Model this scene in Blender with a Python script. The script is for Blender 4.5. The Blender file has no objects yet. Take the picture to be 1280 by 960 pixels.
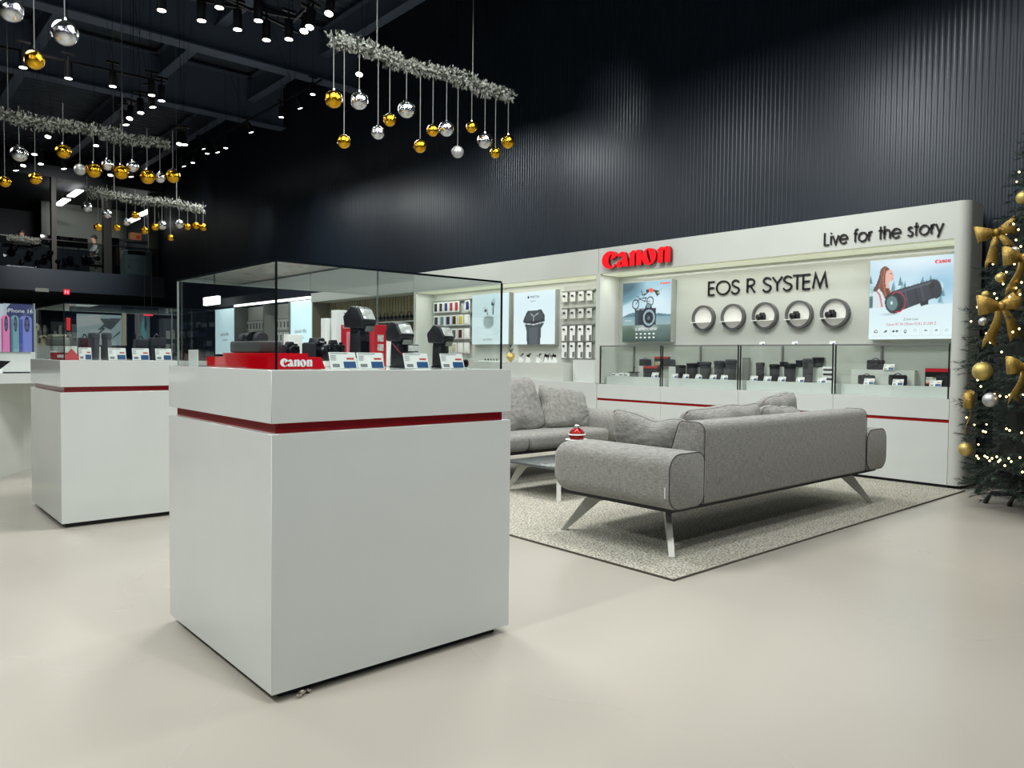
import bpy, bmesh, math, random
import numpy as np
from mathutils import Matrix, Vector, noise

# ------------------------------------------------------------------ camera
FPX, YAW, PITCH, ROLL, CAMH = 947.48, 0.8467, 0.0354, 0.0103, 1.3
S = bpy.context.scene
COL = S.collection
def _basis():
    f = Vector((math.cos(YAW)*math.cos(PITCH), math.sin(YAW)*math.cos(PITCH), -math.sin(PITCH)))
    r = f.cross(Vector((0, 0, 1))).normalized(); u = r.cross(f)
    return (r*math.cos(ROLL)+u*math.sin(ROLL), -r*math.sin(ROLL)+u*math.cos(ROLL), f)
RV, UV, FV = _basis()
cam = bpy.data.objects.new('camera', bpy.data.cameras.new('camera'))
COL.objects.link(cam)
cam.matrix_world = Matrix(((RV.x, UV.x, -FV.x, 0), (RV.y, UV.y, -FV.y, 0), (RV.z, UV.z, -FV.z, CAMH), (0, 0, 0, 1)))
cam.data.sensor_width = 36; cam.data.lens = FPX/1280*36; cam.data.clip_end = 200
S.camera = cam
# ------------------------------------------------------------------ world, exposure
S.view_settings.view_transform = 'Standard'; S.view_settings.look = 'None'
S.view_settings.gamma = 1; S.view_settings.exposure = 0.0; S.view_settings.use_curve_mapping = False
W = bpy.data.worlds.new('world'); S.world = W; W.use_nodes = True
W.node_tree.nodes['Background'].inputs[0].default_value = (0.36, 0.56, 1.0, 1)
W.node_tree.nodes['Background'].inputs[1].default_value = 0.075
# ------------------------------------------------------------------ added lights: overhead areas and spots without fixtures
def area(name, loc, sx, sy, power, col=(1, 0.97, 0.90), target=None):
    L = bpy.data.lights.new(name, 'AREA'); L.shape = 'RECTANGLE'; L.size = sx; L.size_y = sy
    L.energy = power; L.color = col
    o = bpy.data.objects.new(name, L); COL.objects.link(o); o.location = loc
    if target is not None:
        o.rotation_euler = (Vector(target)-Vector(loc)).to_track_quat('-Z', 'Y').to_euler()
    return o
def spot(name, loc, target, power, deg=60, blend=0.6, r=0.06, col=(1, 0.97, 0.90)):
    L = bpy.data.lights.new(name, 'SPOT'); L.energy = power; L.spot_size = math.radians(deg)
    L.spot_blend = blend; L.shadow_soft_size = r; L.color = col
    o = bpy.data.objects.new(name, L); COL.objects.link(o); o.location = loc
    o.rotation_euler = (Vector(target)-Vector(loc)).to_track_quat('-Z', 'Y').to_euler()
    return o
NEU = (0.985, 1.0, 0.985)
for (x_, y_, sx_, sy_, e_) in ((1.6, 0.6, 1.0, 1.0, 130), (5.4, 2.4, 1.2, 0.6, 90), (-2.4, 3.4, 0.8, 1.6, 230), (5.4, 5.0, 1.4, 1.0, 150), (3.0, 5.6, 1.0, 1.0, 150), (7.4, 0.6, 0.8, 0.8, 70),
                              (0.6, 8.6, 1.2, 1.2, 130), (6.6, 10.6, 1.2, 1.2, 130), (6.5, 16.5, 1.2, 2.0, 140), (0.0, 14.5, 1.2, 2.0, 140)):
    area('overhead_fill', (x_, y_, 5.4), sx_, sy_, e_, NEU)  # added area lights standing in for the general shop lighting
# added spots without fixtures, brightening display wall, counters and sofa back
for (y_, e_) in ((3.4, 70), (4.9, 40), (6.4, 45), (8.2, 45), (9.8, 50), (11.4, 60)):
    spot('display_fill_spot', (5.6, y_+0.2, 5.3), (8.47, y_, 2.45), e_, 52, 0.9, 0.08, NEU)
spot('counter_fill_spot', (-1.6, 2.6, 5.0), (1.2, 3.2, 0.6), 430, 44, 0.9, 0.10, NEU)
spot('counter_fill_spot', (2.2, -1.6, 4.8), (1.9, 2.7, 0.7), 340, 44, 0.9, 0.10, NEU)
spot('sofa_fill_spot', (4.6, -1.4, 5.3), (5.6, 2.9, 0.8), 190, 50, 0.9, 0.12, NEU)
# ------------------------------------------------------------------ pixel rays (1280x960 frame) onto real planes
def ray(px, py): return FV + RV*((px-640)/FPX) - UV*((py-480)/FPX)
def hit(px, py, axis, val):
    d = ray(px, py); o = Vector((0, 0, CAMH)); t = (val-o[axis])/d[axis]; return o+d*t
def hx(px, py, X): return hit(px, py, 0, X)
def hy(px, py, Y): return hit(px, py, 1, Y)
def hz(px, py, Z): return hit(px, py, 2, Z)

# ------------------------------------------------------------------ materials
def lin(c):
    c = c/255.0
    return c/12.92 if c <= 0.04045 else ((c+0.055)/1.055)**2.4
def L3(c): return (lin(c[0]), lin(c[1]), lin(c[2]), 1)
MATS = {}
def mat(name, col, rough=0.5, metal=0.0, spec=0.5, var=0.0, scale=20.0, bump=0.0, emit=None, es=0.0, coat=0.0, rvar=0.0, stretch=(1, 1, 1), alpha=1.0):
    if name in MATS: return MATS[name]
    m = bpy.data.materials.new(name); m.use_nodes = True; N = m.node_tree.nodes; K = m.node_tree.links
    b = N['Principled BSDF']; c = L3(col)
    b.inputs['Base Color'].default_value = c; b.inputs['Roughness'].default_value = rough
    b.inputs['Metallic'].default_value = metal; b.inputs['Specular IOR Level'].default_value = spec
    b.inputs['Coat Weight'].default_value = coat
    if emit: b.inputs['Emission Color'].default_value = L3(emit); b.inputs['Emission Strength'].default_value = es
    if var > 0 or bump > 0 or rvar > 0:
        tc = N.new('ShaderNodeTexCoord'); mp = N.new('ShaderNodeMapping'); nz = N.new('ShaderNodeTexNoise')
        mp.inputs['Scale'].default_value = stretch
        nz.inputs['Scale'].default_value = scale; nz.inputs['Detail'].default_value = 5
        K.new(tc.outputs['Object'], mp.inputs[0]); K.new(mp.outputs[0], nz.inputs['Vector'])
        if var > 0:
            r = N.new('ShaderNodeValToRGB')
            r.color_ramp.elements[0].position = 0.3; r.color_ramp.elements[1].position = 0.7
            r.color_ramp.elements[0].color = tuple(max(0, x*(1-var)) for x in c[:3])+(1,)
            r.color_ramp.elements[1].color = tuple(min(1, x*(1+var)) for x in c[:3])+(1,)
            K.new(nz.outputs[0], r.inputs[0]); K.new(r.outputs[0], b.inputs['Base Color'])
        if rvar > 0:
            mr = N.new('ShaderNodeMapRange'); mr.inputs[3].default_value = max(0.02, rough-rvar); mr.inputs[4].default_value = rough+rvar
            K.new(nz.outputs[0], mr.inputs[0]); K.new(mr.outputs[0], b.inputs['Roughness'])
        if bump > 0:
            bp = N.new('ShaderNodeBump'); bp.inputs['Strength'].default_value = bump; bp.inputs['Distance'].default_value = 0.01
            K.new(nz.outputs[0], bp.inputs['Height']); K.new(bp.outputs[0], b.inputs['Normal'])
    MATS[name] = m; return m
def glass_mat(name, tint=(252, 254, 253), f0=0.035, k=1.0, pw=4.2):
    if name in MATS: return MATS[name]
    m = bpy.data.materials.new(name); m.use_nodes = True; N = m.node_tree.nodes; K = m.node_tree.links
    N.remove(N['Principled BSDF'])
    out = N['Material Output']; t = N.new('ShaderNodeBsdfTransparent'); g = N.new('ShaderNodeBsdfGlossy'); mx = N.new('ShaderNodeMixShader')
    t.inputs[0].default_value = L3(tint); g.inputs['Roughness'].default_value = 0.01; g.inputs[0].default_value = (0.95, 0.97, 0.97, 1)
    lw = N.new('ShaderNodeLayerWeight'); lw.inputs[0].default_value = 0.5
    p = N.new('ShaderNodeMath'); p.operation = 'POWER'; p.inputs[1].default_value = pw
    ma = N.new('ShaderNodeMath'); ma.operation = 'MULTIPLY_ADD'; ma.inputs[1].default_value = k*(1-f0); ma.inputs[2].default_value = f0
    K.new(lw.outputs['Facing'], p.inputs[0]); K.new(p.outputs[0], ma.inputs[0]); K.new(ma.outputs[0], mx.inputs[0])
    K.new(t.outputs[0], mx.inputs[1]); K.new(g.outputs[0], mx.inputs[2]); K.new(mx.outputs[0], out.inputs[0])
    MATS[name] = m; return m
def print_mat(name, es=0.0, rough=0.4):
    if name in MATS: return MATS[name]
    m = bpy.data.materials.new(name); m.use_nodes = True; N = m.node_tree.nodes; K = m.node_tree.links
    b = N['Principled BSDF']; b.inputs['Roughness'].default_value = rough
    a = N.new('ShaderNodeAttribute'); a.attribute_name = 'print'
    K.new(a.outputs['Color'], b.inputs['Base Color'])
    if es > 0:
        K.new(a.outputs['Color'], b.inputs['Emission Color']); b.inputs['Emission Strength'].default_value = es
        b.inputs['Base Color'].default_value = (0.02, 0.02, 0.02, 1)
        K.remove(b.inputs['Base Color'].links[0])
    MATS[name] = m; return m

WHITE = mat('white_lacquer', (208, 213, 209), 0.09, var=0.015, scale=3)
WHITEM = mat('white_satin_panel', (200, 204, 197), 0.32, var=0.02, scale=3)
GREYP = mat('grey_glossy_panel', (176, 180, 172), 0.14, var=0.03, scale=2)
REDS = mat('red_stripe_paint', (150, 8, 16), 0.25)
DARKP = mat('dark_plinth', (22, 26, 34), 0.5)
BLACK = mat('black_plastic', (20, 21, 24), 0.42, bump=0.15, scale=300)
BLACKG = mat('black_glossy', (12, 12, 14), 0.12)
BLACKM = mat('black_metal', (16, 17, 20), 0.35)
CLOTHB = mat('black_nylon', (26, 27, 33), 0.8, bump=0.5, scale=200)
CLOTHG = mat('charcoal_nylon', (62, 64, 68), 0.85, bump=0.5, scale=200)
REDP = mat('red_acrylic', (205, 8, 22), 0.12, coat=0.5)
REDC = mat('red_card', (178, 22, 38), 0.4)
WCARD = mat('white_card', (228, 231, 228), 0.5)
CHROME = mat('brushed_steel', (172, 172, 164), 0.42, 0.55)
CHROMEB = mat('bright_chrome', (225, 228, 230), 0.08, 1.0)
GREYM = mat('grey_metal', (128, 130, 126), 0.35, 0.3)
BLUEP = mat('blue_print', (22, 72, 122), 0.45)
REDT = mat('red_print', (190, 50, 45), 0.5)
GREYT = mat('grey_print', (120, 124, 128), 0.5)
BLACKT = mat('black_lettering', (10, 11, 14), 0.35)
WTXT = mat('white_print', (235, 238, 240), 0.5)
GLASS = glass_mat('clear_glass')
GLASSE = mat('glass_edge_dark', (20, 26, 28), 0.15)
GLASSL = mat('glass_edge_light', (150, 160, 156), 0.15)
SILVERB = mat('silver_mirror_ball', (215, 218, 222), 0.07, 1.0, var=0.25, scale=16, bump=0.25)
GOLDB = mat('gold_mirror_ball', (230, 172, 40), 0.09, 1.0, var=0.3, scale=16, bump=0.25)
SILVERM = mat('matt_silver_ball', (190, 192, 192), 0.45, 0.8)
GOLDM = mat('satin_gold_ball', (196, 176, 104), 0.42, 0.7, bump=0.2, scale=30)
CORD = mat('pale_cord', (120, 124, 120), 0.5)
LAMP = mat('lamp_face', (255, 250, 235), 0.5, emit=(255, 250, 238), es=14)
LED = mat('led_bar', (255, 255, 250), 0.5, emit=(255, 255, 250), es=4)
FROST = mat('frosted_tips', (172, 176, 168), 0.8, var=0.35, scale=40)
WOODP = mat('pale_oak_slats', (168, 160, 124), 0.5, var=0.12, scale=6, stretch=(1, 1, 0.15))

# ------------------------------------------------------------------ mesh building
class MB:
    def __init__(s): s.v = []; s.f = []
    def add(s, vs, fs):
        n = len(s.v); s.v += [tuple(v) for v in vs]; s.f += [tuple(i+n for i in f) for f in fs]; return s
    def box(s, x0, x1, y0, y1, z0, z1):
        vs = [(x, y, z) for x in (x0, x1) for y in (y0, y1) for z in (z0, z1)]
        return s.add(vs, [(0, 1, 3, 2), (4, 6, 7, 5), (0, 4, 5, 1), (2, 3, 7, 6), (0, 2, 6, 4), (1, 5, 7, 3)])
    def prism(s, poly, z0, z1, M=None):
        n = len(poly); vs = [Vector((p[0], p[1], z0)) for p in poly]+[Vector((p[0], p[1], z1)) for p in poly]
        if M is not None: vs = [M@v for v in vs]
        return s.add(vs, [tuple(range(n-1, -1, -1)), tuple(range(n, 2*n))]+[(i, (i+1) % n, (i+1) % n+n, i+n) for i in range(n)])
    def cyl(s, p0, p1, r0, r1=None, n=12, cap=True):
        r1 = r0 if r1 is None else r1
        p0 = Vector(p0); p1 = Vector(p1); d = (p1-p0).normalized()
        a = d.orthogonal().normalized(); b = d.cross(a)
        vs = []
        for p, r in ((p0, r0), (p1, r1)):
            for i in range(n):
                t = 2*math.pi*i/n; vs.append(p+a*math.cos(t)*r+b*math.sin(t)*r)
        fs = [(i, (i+1) % n, (i+1) % n+n, i+n) for i in range(n)]
        if cap: fs += [tuple(range(n-1, -1, -1)), tuple(range(n, 2*n))]
        return s.add(vs, fs)
    def tube(s, pts, r, n=6, closed=False):
        pts = [Vector(p) for p in pts]; m = len(pts); rings = []
        ref = None
        for i, p in enumerate(pts):
            if closed: d = pts[(i+1) % m]-pts[(i-1) % m]
            else: d = pts[min(i+1, m-1)]-pts[max(i-1, 0)]
            d.normalize()
            if ref is None: ref = d.orthogonal().normalized()
            a = (ref-d*ref.dot(d)); a = a.normalized() if a.length > 1e-6 else d.orthogonal().normalized(); ref = a
            b = d.cross(a); rr = r[i] if isinstance(r, (list, tuple)) else r
            rings.append([p+a*math.cos(2*math.pi*k/n)*rr+b*math.sin(2*math.pi*k/n)*rr for k in range(n)])
        vs = [v for R in rings for v in R]; fs = []
        for i in range(m if closed else m-1):
            j = (i+1) % m
            fs += [(i*n+k, i*n+(k+1) % n, j*n+(k+1) % n, j*n+k) for k in range(n)]
        if not closed: fs += [tuple(range(n-1, -1, -1)), tuple((m-1)*n+k for k in range(n))]
        return s.add(vs, fs)
    def lathe(s, prof, n=20, M=None):
        vs = []; fs = []; m = len(prof)
        for (r, z) in prof:
            for k in range(n):
                t = 2*math.pi*k/n; v = Vector((r*math.cos(t), r*math.sin(t), z)); vs.append(M@v if M is not None else v)
        for i in range(m-1):
            fs += [(i*n+k, i*n+(k+1) % n, (i+1)*n+(k+1) % n, (i+1)*n+k) for k in range(n)]
        fs += [tuple(range(n-1, -1, -1)), tuple((m-1)*n+k for k in range(n))]
        return s.add(vs, fs)
    def sphere(s, c, r, nu=16, nv=10):
        c = Vector(c); prof = []
        r3 = r if isinstance(r, (tuple, list)) else (r, r, r)
        vs = [c+Vector((0, 0, -r3[2]))]
        for j in range(1, nv):
            a = -math.pi/2+math.pi*j/nv
            for k in range(nu):
                t = 2*math.pi*k/nu; vs.append(c+Vector((r3[0]*math.cos(a)*math.cos(t), r3[1]*math.cos(a)*math.sin(t), r3[2]*math.sin(a))))
        vs.append(c+Vector((0, 0, r3[2]))); last = len(vs)-1
        fs = [(0, 1+(k+1) % nu, 1+k) for k in range(nu)]
        for j in range(nv-2):
            o = 1+j*nu; fs += [(o+k, o+(k+1) % nu, o+nu+(k+1) % nu, o+nu+k) for k in range(nu)]
        o = 1+(nv-2)*nu; fs += [(o+k, o+(k+1) % nu, last) for k in range(nu)]
        return s.add(vs, fs)
    def mesh(s, name, m):
        me = bpy.data.meshes.new(name); me.from_pydata(s.v, [], s.f); me.materials.append(m); me.update(); return me
    def build(s, name, m, parent=None, bevel=0.0, smooth=False, seg=3, M=None, label=None):
        me = s.mesh(name, m)
        bm = bmesh.new(); bm.from_mesh(me)
        bmesh.ops.recalc_face_normals(bm, faces=bm.faces)
        if bevel > 0:
            es = [e for e in bm.edges if len(e.link_faces) == 2 and e.calc_face_angle(0) > 0.6]
            bmesh.ops.bevel(bm, geom=es, offset=bevel, segments=seg, affect='EDGES', profile=0.5, clamp_overlap=True)
        bm.to_mesh(me); bm.free()
        o = link(name, me, parent, M, label)
        if smooth or bevel > 0: shade(me, 40)
        return o
def shade(me, deg=40):
    me.polygons.foreach_set('use_smooth', [True]*len(me.polygons))
    try: me.set_sharp_from_angle(angle=math.radians(deg))
    except Exception: pass
def link(name, me, parent=None, M=None, label=None):
    o = bpy.data.objects.new(name, me); COL.objects.link(o)
    if parent is not None: o.parent = parent
    if M is not None: o.matrix_local = M
    if label: o['label'] = label
    return o
def box(name, m, dims, parent=None, bevel=0.0, **k): return MB().box(*dims).build(name, m, parent, bevel, **k)
def thing(name, label, cat, M=None, group=None):
    o = bpy.data.objects.new(name, None); COL.objects.link(o); o.empty_display_size = 0.1
    if M is not None: o.matrix_world = M if isinstance(M, Matrix) else Matrix.Translation(Vector(M))
    o['label'] = label; o['category'] = cat
    if group: o['group'] = group
    return o
def tag(o, label, cat, group=None):
    o['label'] = label; o['category'] = cat
    if group: o['group'] = group
    return o
def struct(o, label=None):
    o['kind'] = 'structure'
    if label: o['label'] = label
    return o
KIDS = {}
def dup(src, M, label, group=None):
    def rec(o, parent):
        c = o.copy(); COL.objects.link(c)
        if parent is not None: c.parent = parent
        for ch in list(o.children): rec(ch, c)
        return c
    r = rec(src, None); r.matrix_world = M if isinstance(M, Matrix) else Matrix.Translation(Vector(M))
    r['label'] = label
    if group: r['group'] = group
    return r
def frame(o, right=(0, -1, 0), up=(0, 0, 1)):
    """local x = right, y = up, z = towards the viewer"""
    r = Vector(right).normalized(); u = Vector(up).normalized(); n = r.cross(u); o = Vector(o)
    return Matrix(((r.x, u.x, n.x, o.x), (r.y, u.y, n.y, o.y), (r.z, u.z, n.z, o.z), (0, 0, 0, 1)))
def T(x, y, z, rz=0.0, rx=0.0, ry=0.0):
    return Matrix.Translation((x, y, z))@Matrix.Rotation(rz, 4, 'Z')@Matrix.Rotation(ry, 4, 'Y')@Matrix.Rotation(rx, 4, 'X')
ORD = ['first', 'second', 'third', 'fourth', 'fifth', 'sixth', 'seventh', 'eighth', 'ninth', 'tenth', 'eleventh', 'twelfth', 'thirteenth', 'fourteenth', 'fifteenth', 'sixteenth', 'seventeenth', 'eighteenth', 'nineteenth', 'twentieth']

# ------------------------------------------------------------------ lettering
def text_obj(txt, h, m, parent, x=0, y=0, z=0, align='LEFT', ext=0.0008, width=None, name='lettering', M=None, flip=False):
    cu = bpy.data.curves.new('t', 'FONT'); cu.body = txt; cu.size = h/0.73; cu.align_x = align; cu.extrude = ext; cu.resolution_u = 2
    ob = bpy.data.objects.new('t', cu); COL.objects.link(ob)
    dg = bpy.context.evaluated_depsgraph_get(); dg.update()
    me = bpy.data.meshes.new_from_object(ob.evaluated_get(dg)); me.name = name
    bpy.data.objects.remove(ob); bpy.data.curves.remove(cu)
    me.materials.clear(); me.materials.append(m)
    if width:
        xs = [v.co.x for v in me.vertices]
        if xs:
            k = width/(max(xs)-min(xs))
            for v in me.vertices: v.co.x *= k
    if flip:
        for v in me.vertices: v.co.x *= -1
    return link(name, me, parent, M if M is not None else Matrix.Translation((x, y, z)))
def shape(name, loops, ext, m, parent, x=0, y=0, z=0, k=1.0, bevel=0.0, kx=None):
    """2D filled outline with holes, extruded symmetrically to depth ext"""
    cu = bpy.data.curves.new('c', 'CURVE'); cu.dimensions = '2D'; cu.fill_mode = 'BOTH'; cu.extrude = ext/2; cu.bevel_depth = bevel
    kx = kx or k
    for lp in loops:
        sp = cu.splines.new('POLY'); sp.points.add(len(lp)-1); sp.use_cyclic_u = True
        for p, q in zip(sp.points, lp): p.co = (q[0]*kx, q[1]*k, 0, 1)
    ob = bpy.data.objects.new('c', cu); COL.objects.link(ob)
    dg = bpy.context.evaluated_depsgraph_get(); dg.update()
    me = bpy.data.meshes.new_from_object(ob.evaluated_get(dg)); me.name = name
    bpy.data.objects.remove(ob); bpy.data.curves.remove(cu)
    me.materials.clear(); me.materials.append(m)
    return link(name, me, parent, Matrix.Translation((x, y, z)))
def arc(cx, cy, rx, ry, a0, a1, n=16):
    return [(cx+rx*math.cos(math.radians(a0+(a1-a0)*i/n)), cy+ry*math.sin(math.radians(a0+(a1-a0)*i/n))) for i in range(n+1)]
# monoline glyphs, cap height 1: (advance, strokes)
def GLY():
    x = 0.74
    g = {
     'E': (0.62, [[(0.5, 1), (0.08, 1), (0.08, 0), (0.5, 0)], [(0.08, 0.53), (0.48, 0.53)]]),
     'O': (1.1, [arc(0.54, 0.5, 0.48, 0.5, 0, 360, 30)]),
     'S': (0.66, [arc(0.33, 0.745, 0.23, 0.25, 20, 215, 14)[:-1]+[(0.33, 0.5)]+arc(0.31, 0.25, 0.26, 0.26, 40, -160, 14)]),
     'R': (0.68, [[(0.09, 0), (0.09, 1), (0.3, 1)]+arc(0.32, 0.75, 0.24, 0.25, 90, -90, 12)+[(0.09, 0.5)], [(0.28, 0.5), (0.6, 0)]]),
     'Y': (0.68, [[(0.03, 1), (0.34, 0.52), (0.65, 1)], [(0.34, 0.52), (0.34, 0)]]),
     'T': (0.56, [[(0.0, 1), (0.54, 1)], [(0.27, 1), (0.27, 0)]]),
     'M': (0.98, [[(0.06, 0), (0.2, 1), (0.48, 0.1), (0.76, 1), (0.9, 0)]]),
     'L': (0.52, [[(0.08, 1), (0.08, 0), (0.46, 0)]]),
     'i': (0.22, [[(0.1, 0.7), (0.1, 0)], [(0.1, 0.97), (0.1, 0.89)]]),
     'v': (0.56, [[(0.03, 0.7), (0.27, 0), (0.51, 0.7)]]),
     'e': (0.74, [[(0.06, 0.36), (0.67, 0.36)]+arc(0.36, 0.35, 0.31, 0.35, 4, 320, 22)]),
     'f': (0.36, [[(0.34, 1.0)]+arc(0.26, 0.87, 0.12, 0.13, 80, 180, 6)+[(0.14, 0)], [(0.02, 0.68), (0.3, 0.68)]]),
     'o': (0.76, [arc(0.37, 0.35, 0.32, 0.35, 0, 360, 24)]),
     'r': (0.38, [[(0.1, 0.7), (0.1, 0)], [(0.1, 0.45)]+arc(0.28, 0.45, 0.18, 0.24, 180, 75, 6)]),
     't': (0.38, [[(0.18, 0.98), (0.18, 0)], [(0.03, 0.68), (0.34, 0.68)]]),
     'h': (0.62, [[(0.09, 1), (0.09, 0)], [(0.09, 0.42)]+arc(0.3, 0.42, 0.21, 0.28, 180, 0, 10)+[(0.51, 0)]]),
     's': (0.46, [arc(0.22, 0.53, 0.14, 0.16, 30, 220, 10)[:-1]+[(0.24, 0.36)]+arc(0.22, 0.175, 0.17, 0.17, 50, -160, 12)]),
     'y': (0.56, [[(0.03, 0.7), (0.29, 0.02)], [(0.52, 0.7), (0.16, -0.3)]]),
     ' ': (0.42, []),
    }
    return g
GLYPHS = GLY()
def ribbon(mb, pts, w, z0, z1):
    n = len(pts); P = [Vector(p) for p in pts]; L = []; R = []
    closed = (P[0]-P[-1]).length < 1e-6
    for i in range(n):
        a = (P[i]-P[i-1]).normalized() if i > 0 else ((P[0]-P[-2]).normalized() if closed else (P[1]-P[0]).normalized())
        b = (P[i+1]-P[i]).normalized() if i < n-1 else ((P[1]-P[0]).normalized() if closed else a)
        t = (a+b); t = t.normalized() if t.length > 1e-4 else a
        nn = Vector((-t.y, t.x)); c = max(0.35, nn.dot(Vector((-a.y, a.x))))
        L.append(P[i]+nn*(w/2/c)); R.append(P[i]-nn*(w/2/c))
    vs = []
    for i in range(n):
        for q in (L[i], R[i]):
            vs.append((q.x, q.y, z0)); vs.append((q.x, q.y, z1))
    fs = []
    for i in range(n-1):
        a, b = i*4, (i+1)*4
        fs += [(a+1, a+3, b+3, b+1), (a, b, b+2, a+2), (a, a+1, b+1, b), (a+2, b+2, b+3, a+3)]
    fs += [(0, 2, 3, 1), ((n-1)*4, (n-1)*4+1, (n-1)*4+3, (n-1)*4+2)]
    mb.add(vs, fs)
def mono_text(txt, h, total, sw, depth, m, parent, z0=0.0):
    adv = sum(GLYPHS[c][0] for c in txt)*h; kx = total/adv; x = 0
    for c in txt:
        a, st = GLYPHS[c]
        if st:
            mb = MB()
            for s_ in st: ribbon(mb, [((x+px_*h*kx), py_*h) for px_, py_ in s_], sw, z0, z0+depth)
            mb.build('letter', m, parent)
        x += a*h*kx
def logo_glyphs():
    C = [arc(0.52, 0.5, 0.52, 0.54, 42, 318, 30)+[(0.80, 0.22), (0.74, 0.14)]+arc(0.66, 0.46, 0.24, 0.38, -60, -262, 20)+[(0.66, 0.80), (0.56, 0.56), (0.62, 0.50), (0.98, 0.70), (0.96, 0.78)]]
    a = [[(0.02, 0.72), (0.10, 0.80)]+arc(0.36, 0.68, 0.24, 0.24, 120, 10, 10)+[(0.66, 0.5), (0.76, 0.0), (0.44, 0.0), (0.42, 0.06)]+arc(0.22, 0.18, 0.22, 0.20, -30, -250, 14)+[(0.34, 0.44), (0.33, 0.62), (0.24, 0.68), (0.14, 0.62)],
         arc(0.30, 0.2, 0.05, 0.10, 0, 360, 12)]
    n = [[(-0.06, 0.74), (0.10, 0.84), (0.20, 0.92), (0.30, 0.90), (0.33, 0.80), (0.42, 0.88), (0.52, 0.92), (0.64, 0.90), (0.72, 0.80), (0.74, 0.70), (0.74, 0.0), (0.44, 0.0), (0.44, 0.70), (0.40, 0.76), (0.33, 0.66), (0.33, 0.0), (0.03, 0.0), (0.03, 0.68)]]
    o = [arc(0.42, 0.44, 0.42, 0.49, 0, 360, 30), [(0.30, 0.86), (0.37, 0.82), (0.50, 0.50), (0.56, 0.16), (0.54, 0.02), (0.47, 0.06), (0.34, 0.38), (0.28, 0.72)]]
    return [('C', C, 0.0), ('a', a, 0.94), ('n', n, 1.74), ('o', o, 2.50), ('n', n, 3.40)]
def logo(m, parent, x, y, z, w, h, ext, name='letter'):
    kx = w/4.16; 
    for c, loops, off in logo_glyphs():
        shape(name, loops, ext, m, parent, x+off*kx, y, z+ext/2, k=h, kx=kx)

# ------------------------------------------------------------------ flat prints (posters, screens) as coloured point grids
class Img:
    def __init__(s, w, h, col, asp=1.0):
        s.w, s.h = w, h; s.a = np.zeros((h, w, 3)); s.a[:] = col
        s.u, s.v = np.meshgrid((np.arange(w)+0.5)/w, (np.arange(h)+0.5)/h); s.asp = asp
    def put(s, m, c, al=1.0):
        m = np.clip(m.astype(float)*al, 0, 1)[..., None]; s.a = s.a*(1-m)+np.array(c, float)*m; return s
    def rect(s, u0, v0, u1, v1, c, al=1.0): return s.put((s.u >= u0) & (s.u <= u1) & (s.v >= v0) & (s.v <= v1), c, al)
    def ell(s, cu, cv, ru, rv, c, al=1.0, soft=0.0, rot=0.0):
        du, dv = s.u-cu, s.v-cv
        if rot: du, dv = du*math.cos(rot)+dv*math.sin(rot), -du*math.sin(rot)+dv*math.cos(rot)
        d = np.sqrt((du/ru)**2+(dv/rv)**2)
        return s.put(np.clip((1-d)/soft, 0, 1) if soft else d < 1, c, al)
    def ring(s, cu, cv, ru, rv, t, c, al=1.0, rot=0.0):
        du, dv = s.u-cu, s.v-cv
        if rot: du, dv = du*math.cos(rot)+dv*math.sin(rot), -du*math.sin(rot)+dv*math.cos(rot)
        d = np.sqrt((du/ru)**2+(dv/rv)**2); return s.put(np.abs(d-1) < t, c, al)
    def poly(s, pts, c, al=1.0):
        ins = np.zeros(s.u.shape, bool); n = len(pts)
        for i in range(n):
            x1, y1 = pts[i]; x2, y2 = pts[(i+1) % n]
            if y1 == y2: continue
            ins ^= ((y1 > s.v) != (y2 > s.v)) & (s.u < (x2-x1)*(s.v-y1)/(y2-y1)+x1)
        return s.put(ins, c, al)
    def line(s, pts, wd, c, al=1.0):
        for (x1, y1), (x2, y2) in zip(pts[:-1], pts[1:]):
            dx, dy = x2-x1, y2-y1; t = np.clip(((s.u-x1)*dx+(s.v-y1)*dy)/(dx*dx+dy*dy+1e-9), 0, 1)
            d = np.hypot(s.u-x1-t*dx, s.v-y1-t*dy); s.put(d < wd/2, c, al)
        return s
    def vgrad(s, v0, v1, c0, c1):
        t = np.clip((s.v-v0)/(v1-v0), 0, 1)[..., None]; m = ((s.v >= v0) & (s.v <= v1))[..., None]
        s.a = np.where(m, np.array(c0)*(1-t)+np.array(c1)*t, s.a); return s
    def mesh(s, name, w, h, m):
        W_, H_ = s.w, s.h
        us = np.linspace(0, w, W_); vs = np.linspace(h, 0, H_)
        U, V = np.meshgrid(us, vs); co = np.stack([U, V, np.zeros_like(U)], -1).reshape(-1, 3)
        idx = np.arange(W_*H_).reshape(H_, W_)
        f = np.stack([idx[1:, :-1], idx[1:, 1:], idx[:-1, 1:], idx[:-1, :-1]], -1).reshape(-1, 4)
        me = bpy.data.meshes.new(name); me.from_pydata(co.tolist(), [], f.tolist()); me.materials.append(m)
        a = s.a/255.0; l = np.where(a <= 0.04045, a/12.92, ((a+0.055)/1.055)**2.4)
        at = me.color_attributes.new('print', 'FLOAT_COLOR', 'POINT')
        at.data.foreach_set('color', np.concatenate([l.reshape(-1, 3), np.ones((W_*H_, 1))], 1).ravel().astype(np.float32))
        me.update(); return me
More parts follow.
